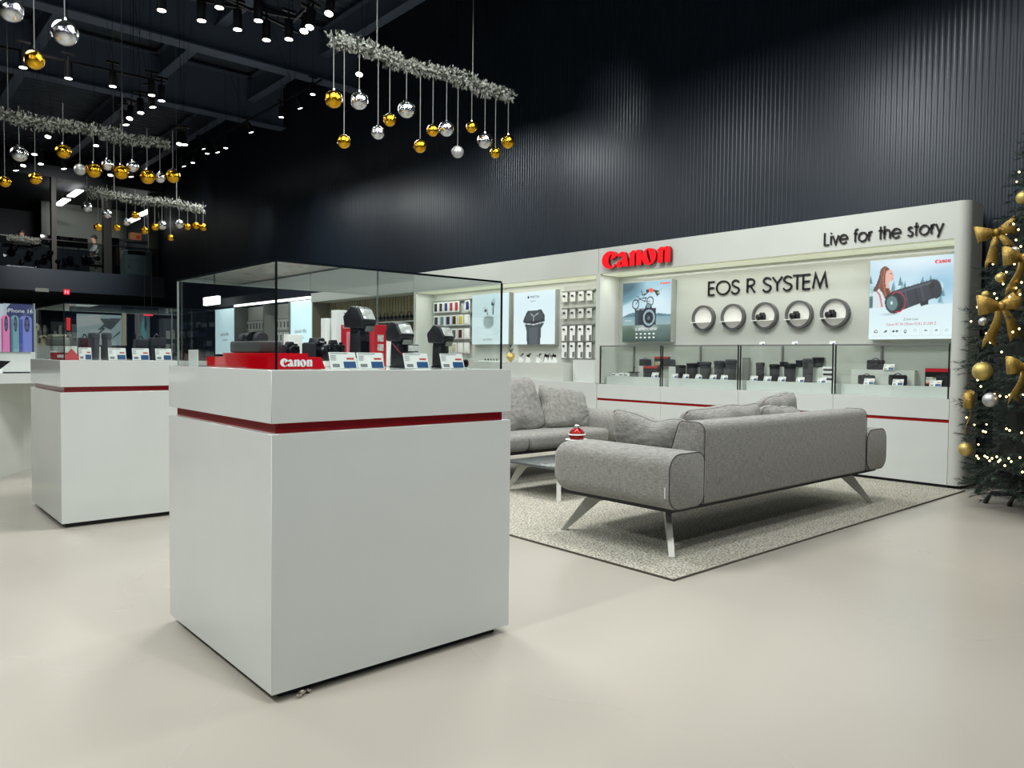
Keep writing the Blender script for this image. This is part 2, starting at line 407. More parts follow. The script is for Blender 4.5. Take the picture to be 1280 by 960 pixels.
# ================================================================== THE SETTING
# floor
def floor_mat():
    m = mat('polished_resin_floor', (186, 179, 163), 0.30)
    N = m.node_tree.nodes; K = m.node_tree.links; b = N['Principled BSDF']
    tc = N.new('ShaderNodeTexCoord'); n1 = N.new('ShaderNodeTexNoise'); n1.inputs['Scale'].default_value = 0.55; n1.inputs['Detail'].default_value = 2
    n2 = N.new('ShaderNodeTexNoise'); n2.inputs['Scale'].default_value = 2.2; n2.inputs['Detail'].default_value = 1
    mx = N.new('ShaderNodeMath'); mx.operation = 'MULTIPLY_ADD'; mx.inputs[1].default_value = 0.0
    mp = N.new('ShaderNodeMapping'); mp.inputs['Location'].default_value = (3.31, 7.17, 5.37); K.new(tc.outputs['Object'], mp.inputs[0])
    K.new(mp.outputs[0], n1.inputs['Vector']); K.new(mp.outputs[0], n2.inputs['Vector'])
    K.new(n2.outputs[0], mx.inputs[0]); K.new(n1.outputs[0], mx.inputs[2])
    r = N.new('ShaderNodeValToRGB'); r.color_ramp.elements[0].position = 0.25; r.color_ramp.elements[1].position = 0.85
    r.color_ramp.elements[0].color = L3((166, 161, 150)); r.color_ramp.elements[1].color = L3((180, 175, 164))
    K.new(mx.outputs[0], r.inputs[0]); K.new(r.outputs[0], b.inputs['Base Color'])
    mr = N.new('ShaderNodeMapRange'); mr.inputs[3].default_value = 0.2; mr.inputs[4].default_value = 0.36
    K.new(n1.outputs[0], mr.inputs[0]); K.new(mr.outputs[0], b.inputs['Roughness'])
    return m
struct(box('floor', floor_mat(), (-11, 9.4, -7, 40, -0.1, 0.0)), 'polished beige resin floor of the shop')
# corrugated dark wall
WALLM = mat('dark_corrugated_sheet', (27, 38, 49), 0.36, 0.15, var=0.06, scale=1.5)
def corrugated(name, m, y0, y1, z0, z1, X, pitch, dep):
    mb = MB(); y = y0; prof = []
    while y < y1:
        prof += [(X, y), (X, y+pitch*0.30), (X+dep, y+pitch*0.5), (X+dep, y+pitch*0.8)]; y += pitch
    vs = []; fs = []
    for i, (x, yy) in enumerate(prof):
        vs += [(x, yy, z0), (x, yy, z1)]
    for i in range(len(prof)-1): a = i*2; fs.append((a, a+2, a+3, a+1))
    mb.add(vs, fs); return struct(mb.build(name, m))
wr = corrugated('wall_right', WALLM, -7, 30.0, 0, 8.6, 9.1, 0.062, 0.0045); wr['label'] = 'dark vertically corrugated sheet wall behind the display units'
# ceiling deck, ribs along X
CEILM = mat('dark_ceiling_deck', (72, 83, 97), 0.6, 0.1, var=0.1, scale=1)
mb = MB(); vs = []; y = 6.0; prof = []
while y < 40:
    prof += [(y, 8.6), (y+0.14, 8.6), (y+0.17, 8.68), (y+0.27, 8.68)]; y += 0.30
fs = []
for (yy, z) in prof: vs += [(-11, yy, z), (9.3, yy, z)]
for i in range(len(prof)-1): a = i*2; fs.append((a, a+2, a+3, a+1))
mb.add(vs, fs); wx_ = box('wall_right_end', WALLM, (9.1, 9.2, 30.0, 38.3, 0, 8.7)); struct(wx_, 'dark wall continuing beside the office gallery')
c = struct(mb.build('ceiling', CEILM), 'dark profiled steel deck ceiling')
box('deck_front_strip', CEILM, (-11, 9.3, -7, 6.0, 8.6, 8.7), c)
GIRD = mat('painted_steel_girder', (92, 105, 124), 0.5, 0.2)
def girder_x(name, Y, z, h, x0, x1, w=0.3):
    mb = MB().box(x0, x1, Y-w/2, Y+w/2, z, z+0.03).box(x0, x1, Y-0.01, Y+0.01, z+0.03, z+h).box(x0, x1, Y-w/2, Y+w/2, z+h, z+h+0.03)
    return struct(mb.build(name, GIRD))
def girder_y(name, X, z, h, y0, y1, w=0.22):
    mb = MB().box(X-w/2, X+w/2, y0, y1, z, z+0.03).box(X-0.01, X+0.01, y0, y1, z+0.03, z+h).box(X-w/2, X+w/2, y0, y1, z+h, z+h+0.03)
    return struct(mb.build(name, GIRD))
GZ = 7.35
Yg = hz(180, 43, GZ).y
girder_x('beam_1', Yg, GZ, 1.1, -10, 9.0, 0.36)['label'] = 'long dark steel girder crossing under the ceiling'
Yg2 = hz(85, 104, GZ).y
girder_x('beam_2', Yg2, GZ, 1.1, -10, 9.0, 0.36)['label'] = 'further dark steel girder under the ceiling'
pz = 7.9
for i, (px_, py_) in enumerate([(315, 0), (240, 62), (522, 0), (60, 40)]):
    Xp = hz(px_, py_, pz).x
    if i == 1: continue
    girder_y('beam_%d' % (3+i), Xp, pz, 0.55, 8, 36)['label'] = ['dark cross beam above the track lights', '', 'dark cross beam near the corrugated wall', 'dark cross beam over the left of the shop'][i]
# mezzanine
MY = 30.0
SLAB = mat('dark_slate_fascia', (30, 43, 58), 0.5)
MROOM = mat('office_grey_wall', (92, 98, 94), 0.8)
DARKW = mat('dark_backroom_wall', (26, 31, 40), 0.7)
zt = hy(100, 339, MY).z; zb = hy(100, 366, MY).z
struct(box('floor_mezzanine', SLAB, (-6, 9.1, MY, 40, zb, zt)), 'dark slate edge of the office gallery floor')
struct(box('wall_back', DARKW, (-11, 9.3, 38, 38.3, 0, 8.6)), 'dark wall at the back of the ground floor')
struct(box('wall_office', MROOM, (hy(52, 300, 35).x, 9.1, 35, 35.1, zt, 8.0)), 'grey wall at the back of the gallery office')
struct(box('ceiling_office', DARKW, (-6, 9.1, MY+0.05, 38, hy(100, 226, MY).z, hy(100, 226, MY).z+0.4)), 'dark ceiling of the gallery office')
xw = hy(186, 300, MY+0.6).x
struct(box('wall_office_side', MROOM, (xw, 9.08, MY+0.6, MY+0.75, zt, hy(100, 226, MY).z)), 'pale strip of wall at the right end of the gallery office')
for i, (a, b) in enumerate([(65, 71), (130, 140)]):
    struct(box('column_%d' % (i+1), mat('deep_black_paint', (7, 8, 11), 0.5), (hy(a, 300, MY).x, hy(b, 300, MY).x, MY+0.02, MY+0.3, zt, hy(100, 226, MY).z)), ['slim black column left of the office desks', 'wider black column right of the seated person'][i])
struct(box('trim_1', GREYM, (hy(44, 362, MY-0.05).x, hy(61, 362, MY-0.05).x, MY-0.05, MY, hy(50, 364.5, MY-0.05).z, hy(50, 360, MY-0.05).z)), 'small pale grey plate on the lower edge of the gallery')
# office lights
for i, (a, b) in enumerate([((94, 241), 'upper left office tube light on the gallery'), ((78, 252), 'lower left office tube light on the gallery'), ((181, 265.5), 'upper right office tube light on the gallery'), ((164, 275), 'lower right office tube light on the gallery')]):
    p = hy(a[0], a[1], 31.6)
    o = box('tube_light', LED, (-0.12, 0.12, -0.75, 0.75, -0.04, 0.0), None, M=Matrix.Translation(p)@Matrix.Rotation(0.0, 4, 'Z')); tag(o, b, 'lamp', 'office tube lights'); MB().cyl((0, 0, 0), (0, 0, hy(100, 226, MY).z-p.z+0.02), 0.008, n=4).build('suspension_wire', BLACKM, o)
spot('office_lamp', (6.2, 32.8, 7.4), (6.4, 34.0, 4.6), 500, 150, 0.5, 0.3)

spot('gallery_fill_spot', (5.0, 25.0, 7.2), (5.8, 30.6, 5.2), 1300, 55, 0.8, 0.1)  # added spot from the shop side, brightening the gallery fronts
struct(box('wall_left', DARKW, (-11.1, -11, -7, 38.3, 0, 8.6)), 'dark wall far at the left')
# ================================================================== DISPLAY WALL, CAMERA SECTION
DW = thing('display_wall', 'white built-in display wall with red logo sign and grey back panel', 'display wall', (8.47, 5.2, 0))
def inw(name, m, dims, parent, bevel=0.0, **k):
    """dims in world, parent at parent's location (no rotation)"""
    l = parent.matrix_world.translation if parent.parent is None else parent.matrix_world.translation
    x0, x1, y0, y1, z0, z1 = dims
    return box(name, m, (x0-l.x, x1-l.x, y0-l.y, y1-l.y, z0-l.z, z1-l.z), parent, bevel, **k)
bpy.context.view_layer.update()
inw('fascia', WHITEM, (8.47, 9.06, 2.83, 7.655, 2.55, 2.925), DW)
poly = [(8.87, 2.83), (8.47, 2.83), (8.47, 2.82)]+[(8.57+0.10*math.cos(math.radians(a)), 2.80+0.10*math.sin(math.radians(a))) for a in range(180, 271, 10)]+[(8.87, 2.70)]
mb = MB().prism([(a-8.47, b-5.2) for a, b in poly], 0.035, 2.925); mb.build('side_column', WHITEM, DW, smooth=True)
SOFF = mat('lit_soffit_diffuser', (214, 218, 196), 0.6, emit=(222, 228, 200), es=0.42)
inw('soffit_diffuser', SOFF, (8.50, 8.90, 2.84, 7.61, 2.535, 2.549), DW)
inw('column_plinth', DARKP, (8.53, 8.85, 2.73, 2.83, 0, 0.035), DW)
inw('partition', WHITEM, (8.47, 9.06, 7.62, 7.70, 0.92, 2.55), DW)
inw('back_panel', GREYP, (8.9, 8.94, 2.83, 7.62, 0.92, 2.55), DW)
inw('column_reveal', WHITEM, (8.50, 9.06, 2.80, 2.835, 0.92, 2.55), DW)
ub = [7.655, 6.475, 5.265, 4.045, 2.832]
ulab = ['left end under the bicycle poster', 'second unit from the left', 'third unit from the left', 'right end under the lens poster']
for i in range(4):
    y1, y0 = ub[i]-0.002, ub[i+1]+0.002
    t = thing('base_cabinet', 'white lacquered base cabinet with red stripe, '+ulab[i], 'cabinet', (8.47, (y0+y1)/2, 0), 'base cabinets of the display wall')
    bpy.context.view_layer.update()
    inw('lower_body', WHITE, (8.47, 9.05, y0, y1, 0.035, 0.672), t)
    inw('red_stripe', REDS, (8.482, 9.04, y0, y1, 0.672, 0.706), t)
    inw('upper_body', WHITE, (8.47, 9.05, y0, y1, 0.706, 0.915), t)
    inw('plinth', DARKP, (8.50, 9.04, y0, y1, 0, 0.035), t)
    g = thing('glass_case', 'clear glass showcase with thin black posts, '+ulab[i], 'showcase', (8.475, (y0+y1)/2, 0.915), 'glass showcases on the base cabinets')
    bpy.context.view_layer.update()
    y1 = min(y1, 7.612); a, b = y0+0.02, y1-0.02
    inw('front_pane', GLASS, (8.475, 8.482, a, b, 0.93, 1.475), g)
    inw('top_pane', GLASS, (8.484, 8.9, a, b, 1.475, 1.483), g)
    inw('top_rail', GREYM, (8.470, 8.488, a, b, 1.468, 1.486), g)
    inw('post', BLACKM, (8.470, 8.486, a-0.012, a, 0.917, 1.486), g)
    inw('post', BLACKM, (8.470, 8.486, b, b+0.012, 0.917, 1.486), g)
    inw('rear_post', GREYM, (8.87, 8.89, (a+b)/2-0.01+0.25, (a+b)/2+0.01+0.25, 0.93, 1.475), g)
    r = box('display_riser', WHITE, (8.60, 8.89, y0+0.03, y1-0.03, 0.916, 1.035)); tag(r, 'long white riser inside the showcase, '+ulab[i], 'riser', 'risers inside the glass showcases')
# signage
t = thing('logo_sign', 'raised red brand lettering on the white fascia', 'sign', frame((8.47, 7.55, 2.62)))
REDSIGN = mat('red_sign_face', (238, 4, 20), 0.35, emit=(238, 4, 20), es=0.5); REDSHADE = mat('red_sign_shaded_side', (120, 4, 12), 0.4)  # letter sides get a darker red to imitate their shade
p0 = hx(755, 338, 8.44); p1 = hx(841, 312, 8.44); t.matrix_world = frame((8.468, p0.y, 2.610))
logo(REDSHADE, t, 0, 0, 0.025, (p0.y-p1.y)*1.0, 0.235, 0.05)
logo(REDSIGN, t, 0, 0, 0.0755, (p0.y-p1.y)*1.0, 0.235, 0.004, 'lit_face')
t = thing('wall_lettering', 'thin black capital lettering reading EOS R SYSTEM on the grey panel', 'lettering', frame((8.898, hx(884, 368, 8.88).y, 2.175)))
mono_text('EOS R SYSTEM', 0.175, (hx(884, 368, 8.88).y-hx(1035, 360, 8.88).y), 0.020, 0.018, BLACKT, t)
t = thing('slogan_lettering', 'thin black lettering Live for the story on the white fascia', 'lettering', frame((8.468, hx(1029, 306, 8.45).y, 2.618)))
mono_text('Live for the story', 0.138, (hx(1029, 306, 8.45).y-hx(1179, 296, 8.45).y), 0.0155, 0.018, BLACKT, t)

# lightboxes / posters
PRINT = print_mat('backlit_print', 1.0); PRINTC = print_mat('printed_sheet', 0.0)
BOXS = mat('lightbox_side', (150, 154, 148), 0.4)
def poster(name, label, img, Yl, Yr, z0, z1, X=8.78, back=8.9, pm=None):
    t = thing(name, label, 'poster', frame((X, Yl, z0)))
    w, h = Yl-Yr, z1-z0
    box('lightbox_frame', BOXS, (0, w, 0, h, -(back-X), -0.004), t)
    link('printed_face', img.mesh('printed_face', w-0.012, h-0.012, pm or PRINT), t, Matrix.Translation((0.006, 0.006, 0.0)))
    return t, w, h
# 1 bicycle and camera poster
im = Img(120, 110, (196, 226, 236))
im.vgrad(0, 0.6, (150, 196, 214), (212, 234, 242)); im.ell(0.0, 0.1, 0.55, 0.28, (50, 88, 104), 0.95, soft=0.6, rot=-0.35); im.ell(0.1, 0.25, 0.5, 0.12, (92, 138, 156), 0.8, soft=0.7, rot=-0.3); im.ell(0.75, 0.35, 0.35, 0.3, (226, 242, 248), 0.7, soft=0.8)
im.poly([(0, 0.575), (0.15, 0.52), (0.3, 0.5), (0.5, 0.56), (0.75, 0.53), (0.9, 0.55), (1, 0.56), (1, 0.6), (0, 0.6)], (70, 110, 122), 0.85)
im.vgrad(0.585, 0.72, (128, 166, 178), (150, 176, 176)); im.vgrad(0.72, 1.0, (112, 134, 126), (52, 74, 66))
im.ell(0.2, 0.85, 0.25, 0.12, (70, 92, 70), 0.6, soft=0.8); im.ell(0.8, 0.85, 0.22, 0.16, (92, 118, 118), 0.6, soft=0.8); im.ell(0.5, 0.76, 0.3, 0.07, (190, 206, 204), 0.8, soft=0.7)
# bicycle
im.ring(0.28, 0.37, 0.065, 0.075, 0.14, (30, 46, 56)); im.ring(0.58, 0.33, 0.065, 0.07, 0.13, (40, 60, 70))
im.line([(0.28, 0.37), (0.36, 0.28), (0.5, 0.27), (0.47, 0.33), (0.36, 0.28)], 0.014, (24, 36, 46)); im.line([(0.47, 0.33), (0.58, 0.33)], 0.014, (24, 36, 46)); im.line([(0.36, 0.28), (0.33, 0.24), (0.3, 0.245)], 0.012, (24, 36, 46))
im.line([(0.40, 0.15), (0.42, 0.22), (0.5, 0.2)], 0.016, (36, 50, 60)); im.line([(0.44, 0.24), (0.55, 0.17)], 0.016, (36, 50, 60))
im.ell(0.53, 0.16, 0.04, 0.028, (28, 40, 52)); im.ell(0.60, 0.155, 0.055, 0.035, (232, 96, 72), rot=0.2); im.poly([(0.63, 0.14), (0.76, 0.17), (0.77, 0.22), (0.72, 0.26), (0.68, 0.2)], (26, 50, 62)); im.line([(0.76, 0.17), (0.84, 0.12)], 0.012, (160, 180, 180)); im.ell(0.745, 0.2, 0.018, 0.014, (200, 230, 120))
# camera
im.rect(0.27, 0.45, 0.70, 0.72, (34, 50, 60)); im.rect(0.27, 0.49, 0.34, 0.72, (58, 78, 88)); im.poly([(0.47, 0.46), (0.5, 0.38), (0.55, 0.355), (0.6, 0.38), (0.63, 0.46)], (40, 56, 66)); im.ell(0.55, 0.41, 0.045, 0.035, (120, 150, 160))
im.ell(0.33, 0.455, 0.035, 0.02, (150, 170, 176)); im.ell(0.43, 0.455, 0.03, 0.02, (120, 140, 150)); im.ell(0.55, 0.60, 0.155, 0.165, (26, 38, 46)); im.ring(0.56, 0.60, 0.105, 0.115, 0.16, (150, 176, 186)); im.ell(0.56, 0.60, 0.075, 0.085, (18, 28, 36)); im.ell(0.555, 0.605, 0.03, 0.035, (80, 110, 120)); im.ell(0.55, 0.79, 0.06, 0.03, (60, 80, 86), 0.6, soft=0.5)
pl = hx(778, 390, 8.78).y; pr = hx(839, 390, 8.78).y
t, w, h = poster('backlit_poster', 'backlit poster with black camera under a flying cyclist against blue sky', im, pl, pr, hx(778, 428, 8.78).z, hx(778, 354, 8.78).z)
logo(REDT, t, w*0.78, h*0.93, 0.001, w*0.19, h*0.032, 0.001, 'printed_logo')
text_obj('BE CREATIVE. TELL A STORY', h*0.045, WTXT, t, w*0.28, h*0.19, 0.001, width=w*0.44, name='printed_text')
for k in range(5):
    for r_ in range(2): 
        if k < 5: box('printed_icon', WTXT, (w*(0.29+0.088*k), w*(0.33+0.088*k), h*(0.125-0.06*r_), h*(0.15-0.06*r_), 0.0005, 0.0015), t)
text_obj('EOS R6', h*0.03, WTXT, t, w*0.06, h*0.345, 0.001, name='printed_text')
# 2 lens poster
im = Img(130, 120, (228, 243, 248))
im.vgrad(0, 0.58, (188, 216, 232), (196, 226, 240)); im.ell(0.85, 0.35, 0.35, 0.25, (142, 188, 214), 0.8, soft=0.8); im.ell(0.5, 0.05, 0.6, 0.15, (226, 240, 246), 0.7, soft=0.8)
rnd = random.Random(5)
for k in range(140):
    u = rnd.uniform(0, 0.86); v = rnd.uniform(0.2, 0.55); 
    if v < 0.17+0.12*abs(math.sin(u*9))+0.05: continue
    im.poly([(u-0.025, v+0.05), (u, v-0.06), (u+0.025, v+0.05)], rnd.choice([(70, 128, 142), (150, 196, 202), (48, 102, 118), (206, 228, 232), (112, 160, 172)]), 0.75)
im.vgrad(0.58, 1.0, (214, 236, 242), (226, 246, 248)); im.rect(0.0, 0.45, 0.06, 0.6, (40, 90, 96), 0.7)
# woman: white top, hair, face
im.poly([(0.05, 0.6), (0.05, 0.42), (0.1, 0.36), (0.18, 0.40), (0.2, 0.6)], (214, 224, 228)); im.line([(0.07, 0.36), (0.13, 0.44), (0.16, 0.58)], 0.02, (176, 70, 66), 0.7)
im.ell(0.185, 0.17, 0.062, 0.085, (112, 64, 50)); im.poly([(0.125, 0.16), (0.19, 0.085), (0.235, 0.11), (0.215, 0.2), (0.215, 0.3), (0.25, 0.38), (0.285, 0.42), (0.24, 0.47), (0.2, 0.5), (0.165, 0.42), (0.12, 0.36), (0.075, 0.4), (0.045, 0.375), (0.085, 0.3), (0.115, 0.22)], (112, 64, 50))
im.line([(0.13, 0.2), (0.1, 0.3), (0.06, 0.37)], 0.022, (62, 40, 38), 0.8); im.line([(0.15, 0.16), (0.14, 0.27), (0.12, 0.34)], 0.014, (150, 84, 62), 0.8); im.line([(0.18, 0.12), (0.165, 0.28), (0.2, 0.45)], 0.014, (176, 100, 70)); im.line([(0.195, 0.2), (0.2, 0.33), (0.235, 0.43)], 0.016, (84, 48, 42)); im.line([(0.21, 0.24), (0.225, 0.34), (0.265, 0.42)], 0.01, (196, 120, 84))
im.poly([(0.2, 0.15), (0.245, 0.125), (0.275, 0.15), (0.278, 0.185), (0.298, 0.215), (0.285, 0.225), (0.29, 0.25), (0.27, 0.275), (0.235, 0.27), (0.24, 0.36), (0.2, 0.36), (0.19, 0.22)], (226, 178, 160)); im.line([(0.25, 0.18), (0.272, 0.185)], 0.01, (90, 60, 60)); im.line([(0.272, 0.243), (0.288, 0.243)], 0.01, (190, 90, 90))
# lens
im.poly([(0.28, 0.40), (0.74, 0.285), (0.82, 0.33), (0.83, 0.42), (0.79, 0.5), (0.33, 0.665), (0.22, 0.58)], (44, 52, 62)); im.ell(0.775, 0.4, 0.07, 0.115, (34, 42, 52), rot=-0.2); im.poly([(0.6, 0.56), (0.7, 0.52), (0.7, 0.58), (0.62, 0.6)], (28, 34, 42))
for a_, c_ in ((0.46, (66, 76, 88)), (0.57, (30, 36, 44)), (0.64, (62, 72, 84)), (0.74, (28, 34, 42))): im.line([(a_-0.03, 0.41-(a_-0.46)*0.25), (a_+0.015, 0.60-(a_-0.46)*0.33)], 0.02, c_, 0.9)
im.line([(0.30, 0.43), (0.72, 0.325)], 0.022, (96, 108, 122), 0.6); im.ell(0.735, 0.36, 0.03, 0.035, (12, 16, 22))
im.ell(0.30, 0.545, 0.105, 0.135, (24, 28, 34), rot=-0.15); im.ring(0.345, 0.535, 0.09, 0.125, 0.05, (196, 40, 70), rot=-0.15); im.ell(0.285, 0.55, 0.082, 0.112, (38, 44, 50), rot=-0.15); im.ell(0.28, 0.55, 0.065, 0.09, (96, 128, 130), rot=-0.15); im.ell(0.275, 0.545, 0.018, 0.03, (235, 245, 245), rot=-0.15, soft=0.6)
im.ell(0.25, 0.685, 0.14, 0.02, (150, 170, 178), 0.6, soft=0.8)
for k in range(8): im.rect(0.045+k*0.117, 0.865, 0.145+k*0.117, 0.955, (208, 230, 234)); im.rect(0.05+k*0.117, 0.87, 0.14+k*0.117, 0.95, (228, 246, 247))
for k, f in enumerate('oloocoooq'[:8]):
    cu = 0.095+k*0.117
    if f == 'o' and k in (0, 4): im.ring(cu, 0.898, 0.019, 0.018, 0.25, (40, 60, 70))
    elif k == 1: im.ell(cu, 0.898, 0.025, 0.01, (40, 60, 70), rot=-0.5)
    elif k == 2: im.ell(cu-0.02, 0.898, 0.016, 0.013, (40, 60, 70)); im.ell(cu+0.02, 0.898, 0.016, 0.013, (40, 60, 70))
    elif k == 3: im.ring(cu, 0.898, 0.012, 0.02, 0.3, (60, 80, 90))
    elif k in (5, 6): im.ell(cu, 0.895, 0.02, 0.008, (60, 80, 90))
    else: im.ring(cu-0.005, 0.893, 0.016, 0.014, 0.2, (170, 190, 196))
pl = hx(1086, 380, 8.78).y; pr = 2.90
t, w, h = poster('lens_poster', 'large backlit poster of a long black lens and a red-haired woman in snow', im, pl, pr, hx(1086, 425, 8.78).z, hx(1086, 326, 8.78).z)
logo(mat('deep_red_print', (176, 20, 46), 0.5), t, w*0.76, h*0.90, 0.001, w*0.17, h*0.042, 0.001, 'printed_logo')
text_obj('Zoom Lens', h*0.034, GREYT, t, w*0.42, h*0.235, 0.001, width=w*0.17, name='printed_text')
text_obj('Canon RF 24-105mm f/2.8 L IS USM Z', h*0.036, mat('pink_print', (206, 96, 120), 0.5), t, w*0.22, h*0.175, 0.001, width=w*0.57, name='printed_text')

# round lit niches with cameras
NICHE = mat('lit_niche_back', (182, 184, 176), 0.6, emit=(250, 252, 240), es=0.22)
RINGM = mat('grey_ring', (84, 86, 84), 0.35)
def make_niche():
    t = thing('round_niche', 'x', 'wall niche', None, 'round lit niches under the black lettering')
    mb = MB(); n = 36; ro, ri, d = 0.174, 0.146, 0.065
    vs = []; fs = []
    for (r_, z_) in ((ro, 0), (ro, d), (ri, d), (ri, 0.012)):
        for k in range(n): a = 2*math.pi*k/n; vs.append((r_*math.cos(a), r_*math.sin(a), z_))
    for j in range(3): fs += [(j*n+k, j*n+(k+1) % n, (j+1)*n+(k+1) % n, (j+1)*n+k) for k in range(n)]
    mb.add(vs, fs).build('ring', RINGM, t, smooth=True)
    MB().cyl((0, 0, 0.0), (0, 0, 0.03), 0.1465, n=36).build('lit_back', NICHE, t)
    MB().box(-0.15, 0.12, -0.066, -0.058, 0.03, 0.13).build('shelf', WCARD, t)
    return t
def camera_thing(label, M, s=1.0, group=None, lens=0.045, name='camera', logo_txt=False):
    """camera facing local +z, base at y=0, x right"""
    t = thing(name, label, 'camera', M@Matrix.Scale(s, 4), group)
    mb = MB().box(-0.068, 0.068, 0.0, 0.078, -0.025, 0.02); b = mb.build('body', BLACK, t, bevel=0.008)
    MB().prism([(-0.028, 0.074), (0.028, 0.074), (0.018, 0.104), (-0.018, 0.104)], -0.03, 0.03).build('viewfinder_hump', BLACK, t, bevel=0.005)
    MB().box(-0.078, -0.045, 0.002, 0.082, -0.02, 0.042).build('grip', CLOTHB, t, bevel=0.010)
    MB().cyl((0.048, 0.076, -0.002), (0.048, 0.09, -0.002), 0.012, n=14).build('mode_dial', BLACKM, t)
    MB().lathe([(0.034, 0.018), (0.035, 0.035), (0.037, 0.04), (0.037, 0.04+lens*0.6), (0.034, 0.045+lens*0.6), (0.036, 0.05+lens*0.7), (0.036, 0.05+lens), (0.028, 0.05+lens), (0.024, 0.042+lens)], 22, Matrix.Translation((0.008, 0.040, 0))).build('lens_barrel', BLACKM, t, smooth=True)
    MB().sphere((0.008, 0.040, 0.040+lens), (0.025, 0.025, 0.006), 16, 6).build('lens_glass', BLACKG, t, smooth=True)
    if logo_txt: text_obj('Canon', 0.008, WTXT, t, 0, 0.083, 0.031, 'CENTER', name='printed_name')
    return t
n0 = make_niche()
ny = [hx(x_, 394, 8.77).y for x_ in (874.5, 911.5, 951.5, 994, 1039)]
for i, y_ in enumerate(ny):
    M = frame((8.9, y_, 1.862)); lab = ['round lit niche with an empty shelf, below the letter E', 'round lit niche with an empty shelf, right beside the one below the letter E', 'middle round lit niche holding a camera', 'round lit niche holding a camera, second from the right', 'round lit niche holding a camera, nearest the lens poster'][i]
    if i == 0: n0.matrix_world = M; n0['label'] = lab
    else: dup(n0, M, lab)
    if i >= 2:
        camera_thing('small black camera on the shelf of the %s round niche' % ['middle', 'second from right', 'rightmost'][i-2], M@Matrix.Translation((-0.02, -0.058, 0.075))@Matrix.Rotation(-0.6, 4, 'Y'), 0.95, 'cameras in the round niches', 0.03)

# price cards --------------------------------------------------------
def make_card(w, h, name='price_card'):
    t = thing(name, 'x', 'price card', None)
    tilt = Matrix.Rotation(-0.35, 4, 'X')
    def pb(n_, m_, d): return MB().box(*d).build(n_, m_, t, M=tilt)
    pb('card', WCARD, (-w/2, w/2, 0, h, -0.003, 0))
    pb('blue_patch', BLUEP, (0, w/2-0.004*w/0.1, 0.03*h, 0.42*h, 0.0002, 0.0010))
    pb('red_price', REDT, (0.14*w, 0.42*w, 0.55*h, 0.66*h, 0.0002, 0.0008))
    mb = MB()
    for k in range(4): mb.box(-w*0.46, -w*(0.28-0.03*(k % 2)), h*(0.5+0.09*k), h*(0.53+0.09*k), 0.0002, 0.0007)
    mb.box(-w*0.46, w*0.2, h*0.9, h*0.94, 0.0002, 0.0007); mb.build('printed_lines', GREYT, t, M=tilt)
    MB().box(-w*0.42, -w*0.16, h*0.08, h*0.28, 0.0002, 0.0008).build('barcode', GREYT, t, M=tilt)
    return t
CARD = make_card(0.10, 0.062); CARD_used = [False]
def card(M, label, group):
    if not CARD_used[0]:
        CARD_used[0] = True; CARD.matrix_world = M; CARD['label'] = label; CARD['group'] = group; return CARD
    return dup(CARD, M, label, group)
# lens pouches -------------------------------------------------------
def make_pouch(m1, m2, name='lens_pouch'):
    t = thing(name, 'x', 'lens pouch', None)
    MB().lathe([(0.38, 0), (0.42, 0.03), (0.46, 0.78), (0.45, 0.80)], 20).build('body', m1, t, smooth=True)
    MB().lathe([(0.475, 0.80), (0.50, 0.82), (0.50, 0.95), (0.44, 1.0), (0.2, 1.01)], 20).build('lid', m2, t, smooth=True)
    MB().box(-0.10, 0.10, -0.52, -0.40, 0.30, 0.86).build('belt_loop', m2, t, bevel=0.02)
    return t
P1 = make_pouch(CLOTHB, BLACK); P2 = make_pouch(CLOTHG, CLOTHG); PF = {id(P1): 0, id(P2): 0}
def pouch(src, x0, x1, ytop, ybot, X, label):
    base = hx((x0+x1)/2, ybot, X); top = hx((x0+x1)/2, ytop, X); w = hx(x0, ybot, X).y-hx(x1, ybot, X).y
    z0 = base.z
    M = Matrix.Translation((X, base.y, z0))@Matrix.Diagonal((w, w, top.z-base.z, 1))@Matrix.Rotation(math.pi/2, 4, 'Z')
    if PF.get(id(src)) == 0:
        PF[id(src)] = 1; src.matrix_world = M; src['label'] = label; src['group'] = 'lens pouches in the showcases'; return src
    return dup(src, M, label, 'lens pouches in the showcases')
ZR = 1.036
def fixz(o, z): 
    m = o.matrix_world.copy(); m.translation.z = z; o.matrix_world = m; return o
dsc = ['black lens pouch at the left', 'black lens pouch with crumpled top, second from left', 'charcoal lens pouch, middle one', 'tall charcoal lens pouch, second from right', 'tall charcoal lens pouch, rightmost']
for i, (x0, x1, yt, s_) in enumerate([(845, 856, 453, P1), (859, 871, 450, P1), (875, 888, 448, P2), (893, 904, 446, P2), (907, 920, 444, P2)]):
    o = pouch(s_, x0, x1, yt, 469, 8.74, dsc[i]+' in the second showcase from the left'); fixz(o, ZR)
    q = hx(x0-3, 468, 8.64); card(frame((8.655, q.y, ZR)), 'price card before %s' % ('the '+dsc[i]+', second showcase'), 'price cards in the showcases')
dsc = ['black round-topped lens pouch', 'navy black lens pouch with wide lid', 'broad black lens pouch', 'tallest charcoal lens pouch with black lid']
for i, (x0, x1, yt, s_) in enumerate([(945, 955, 449.5, P1), (962, 974, 451, P1), (980, 994, 449.5, P1), (1003, 1016, 443, P2)]):
    o = pouch(s_, x0, x1, yt, 472, 8.74, dsc[i]+' in the third showcase from the left'); fixz(o, ZR)
    q = hx(x0-4, 471, 8.64); card(frame((8.655, q.y, ZR)), 'price card before the %s, third showcase' % dsc[i], 'price cards in the showcases')
q = hx(1026, 472, 8.64); card(frame((8.655, q.y, ZR)), 'price card before the striped filter case, third showcase', 'price cards in the showcases')
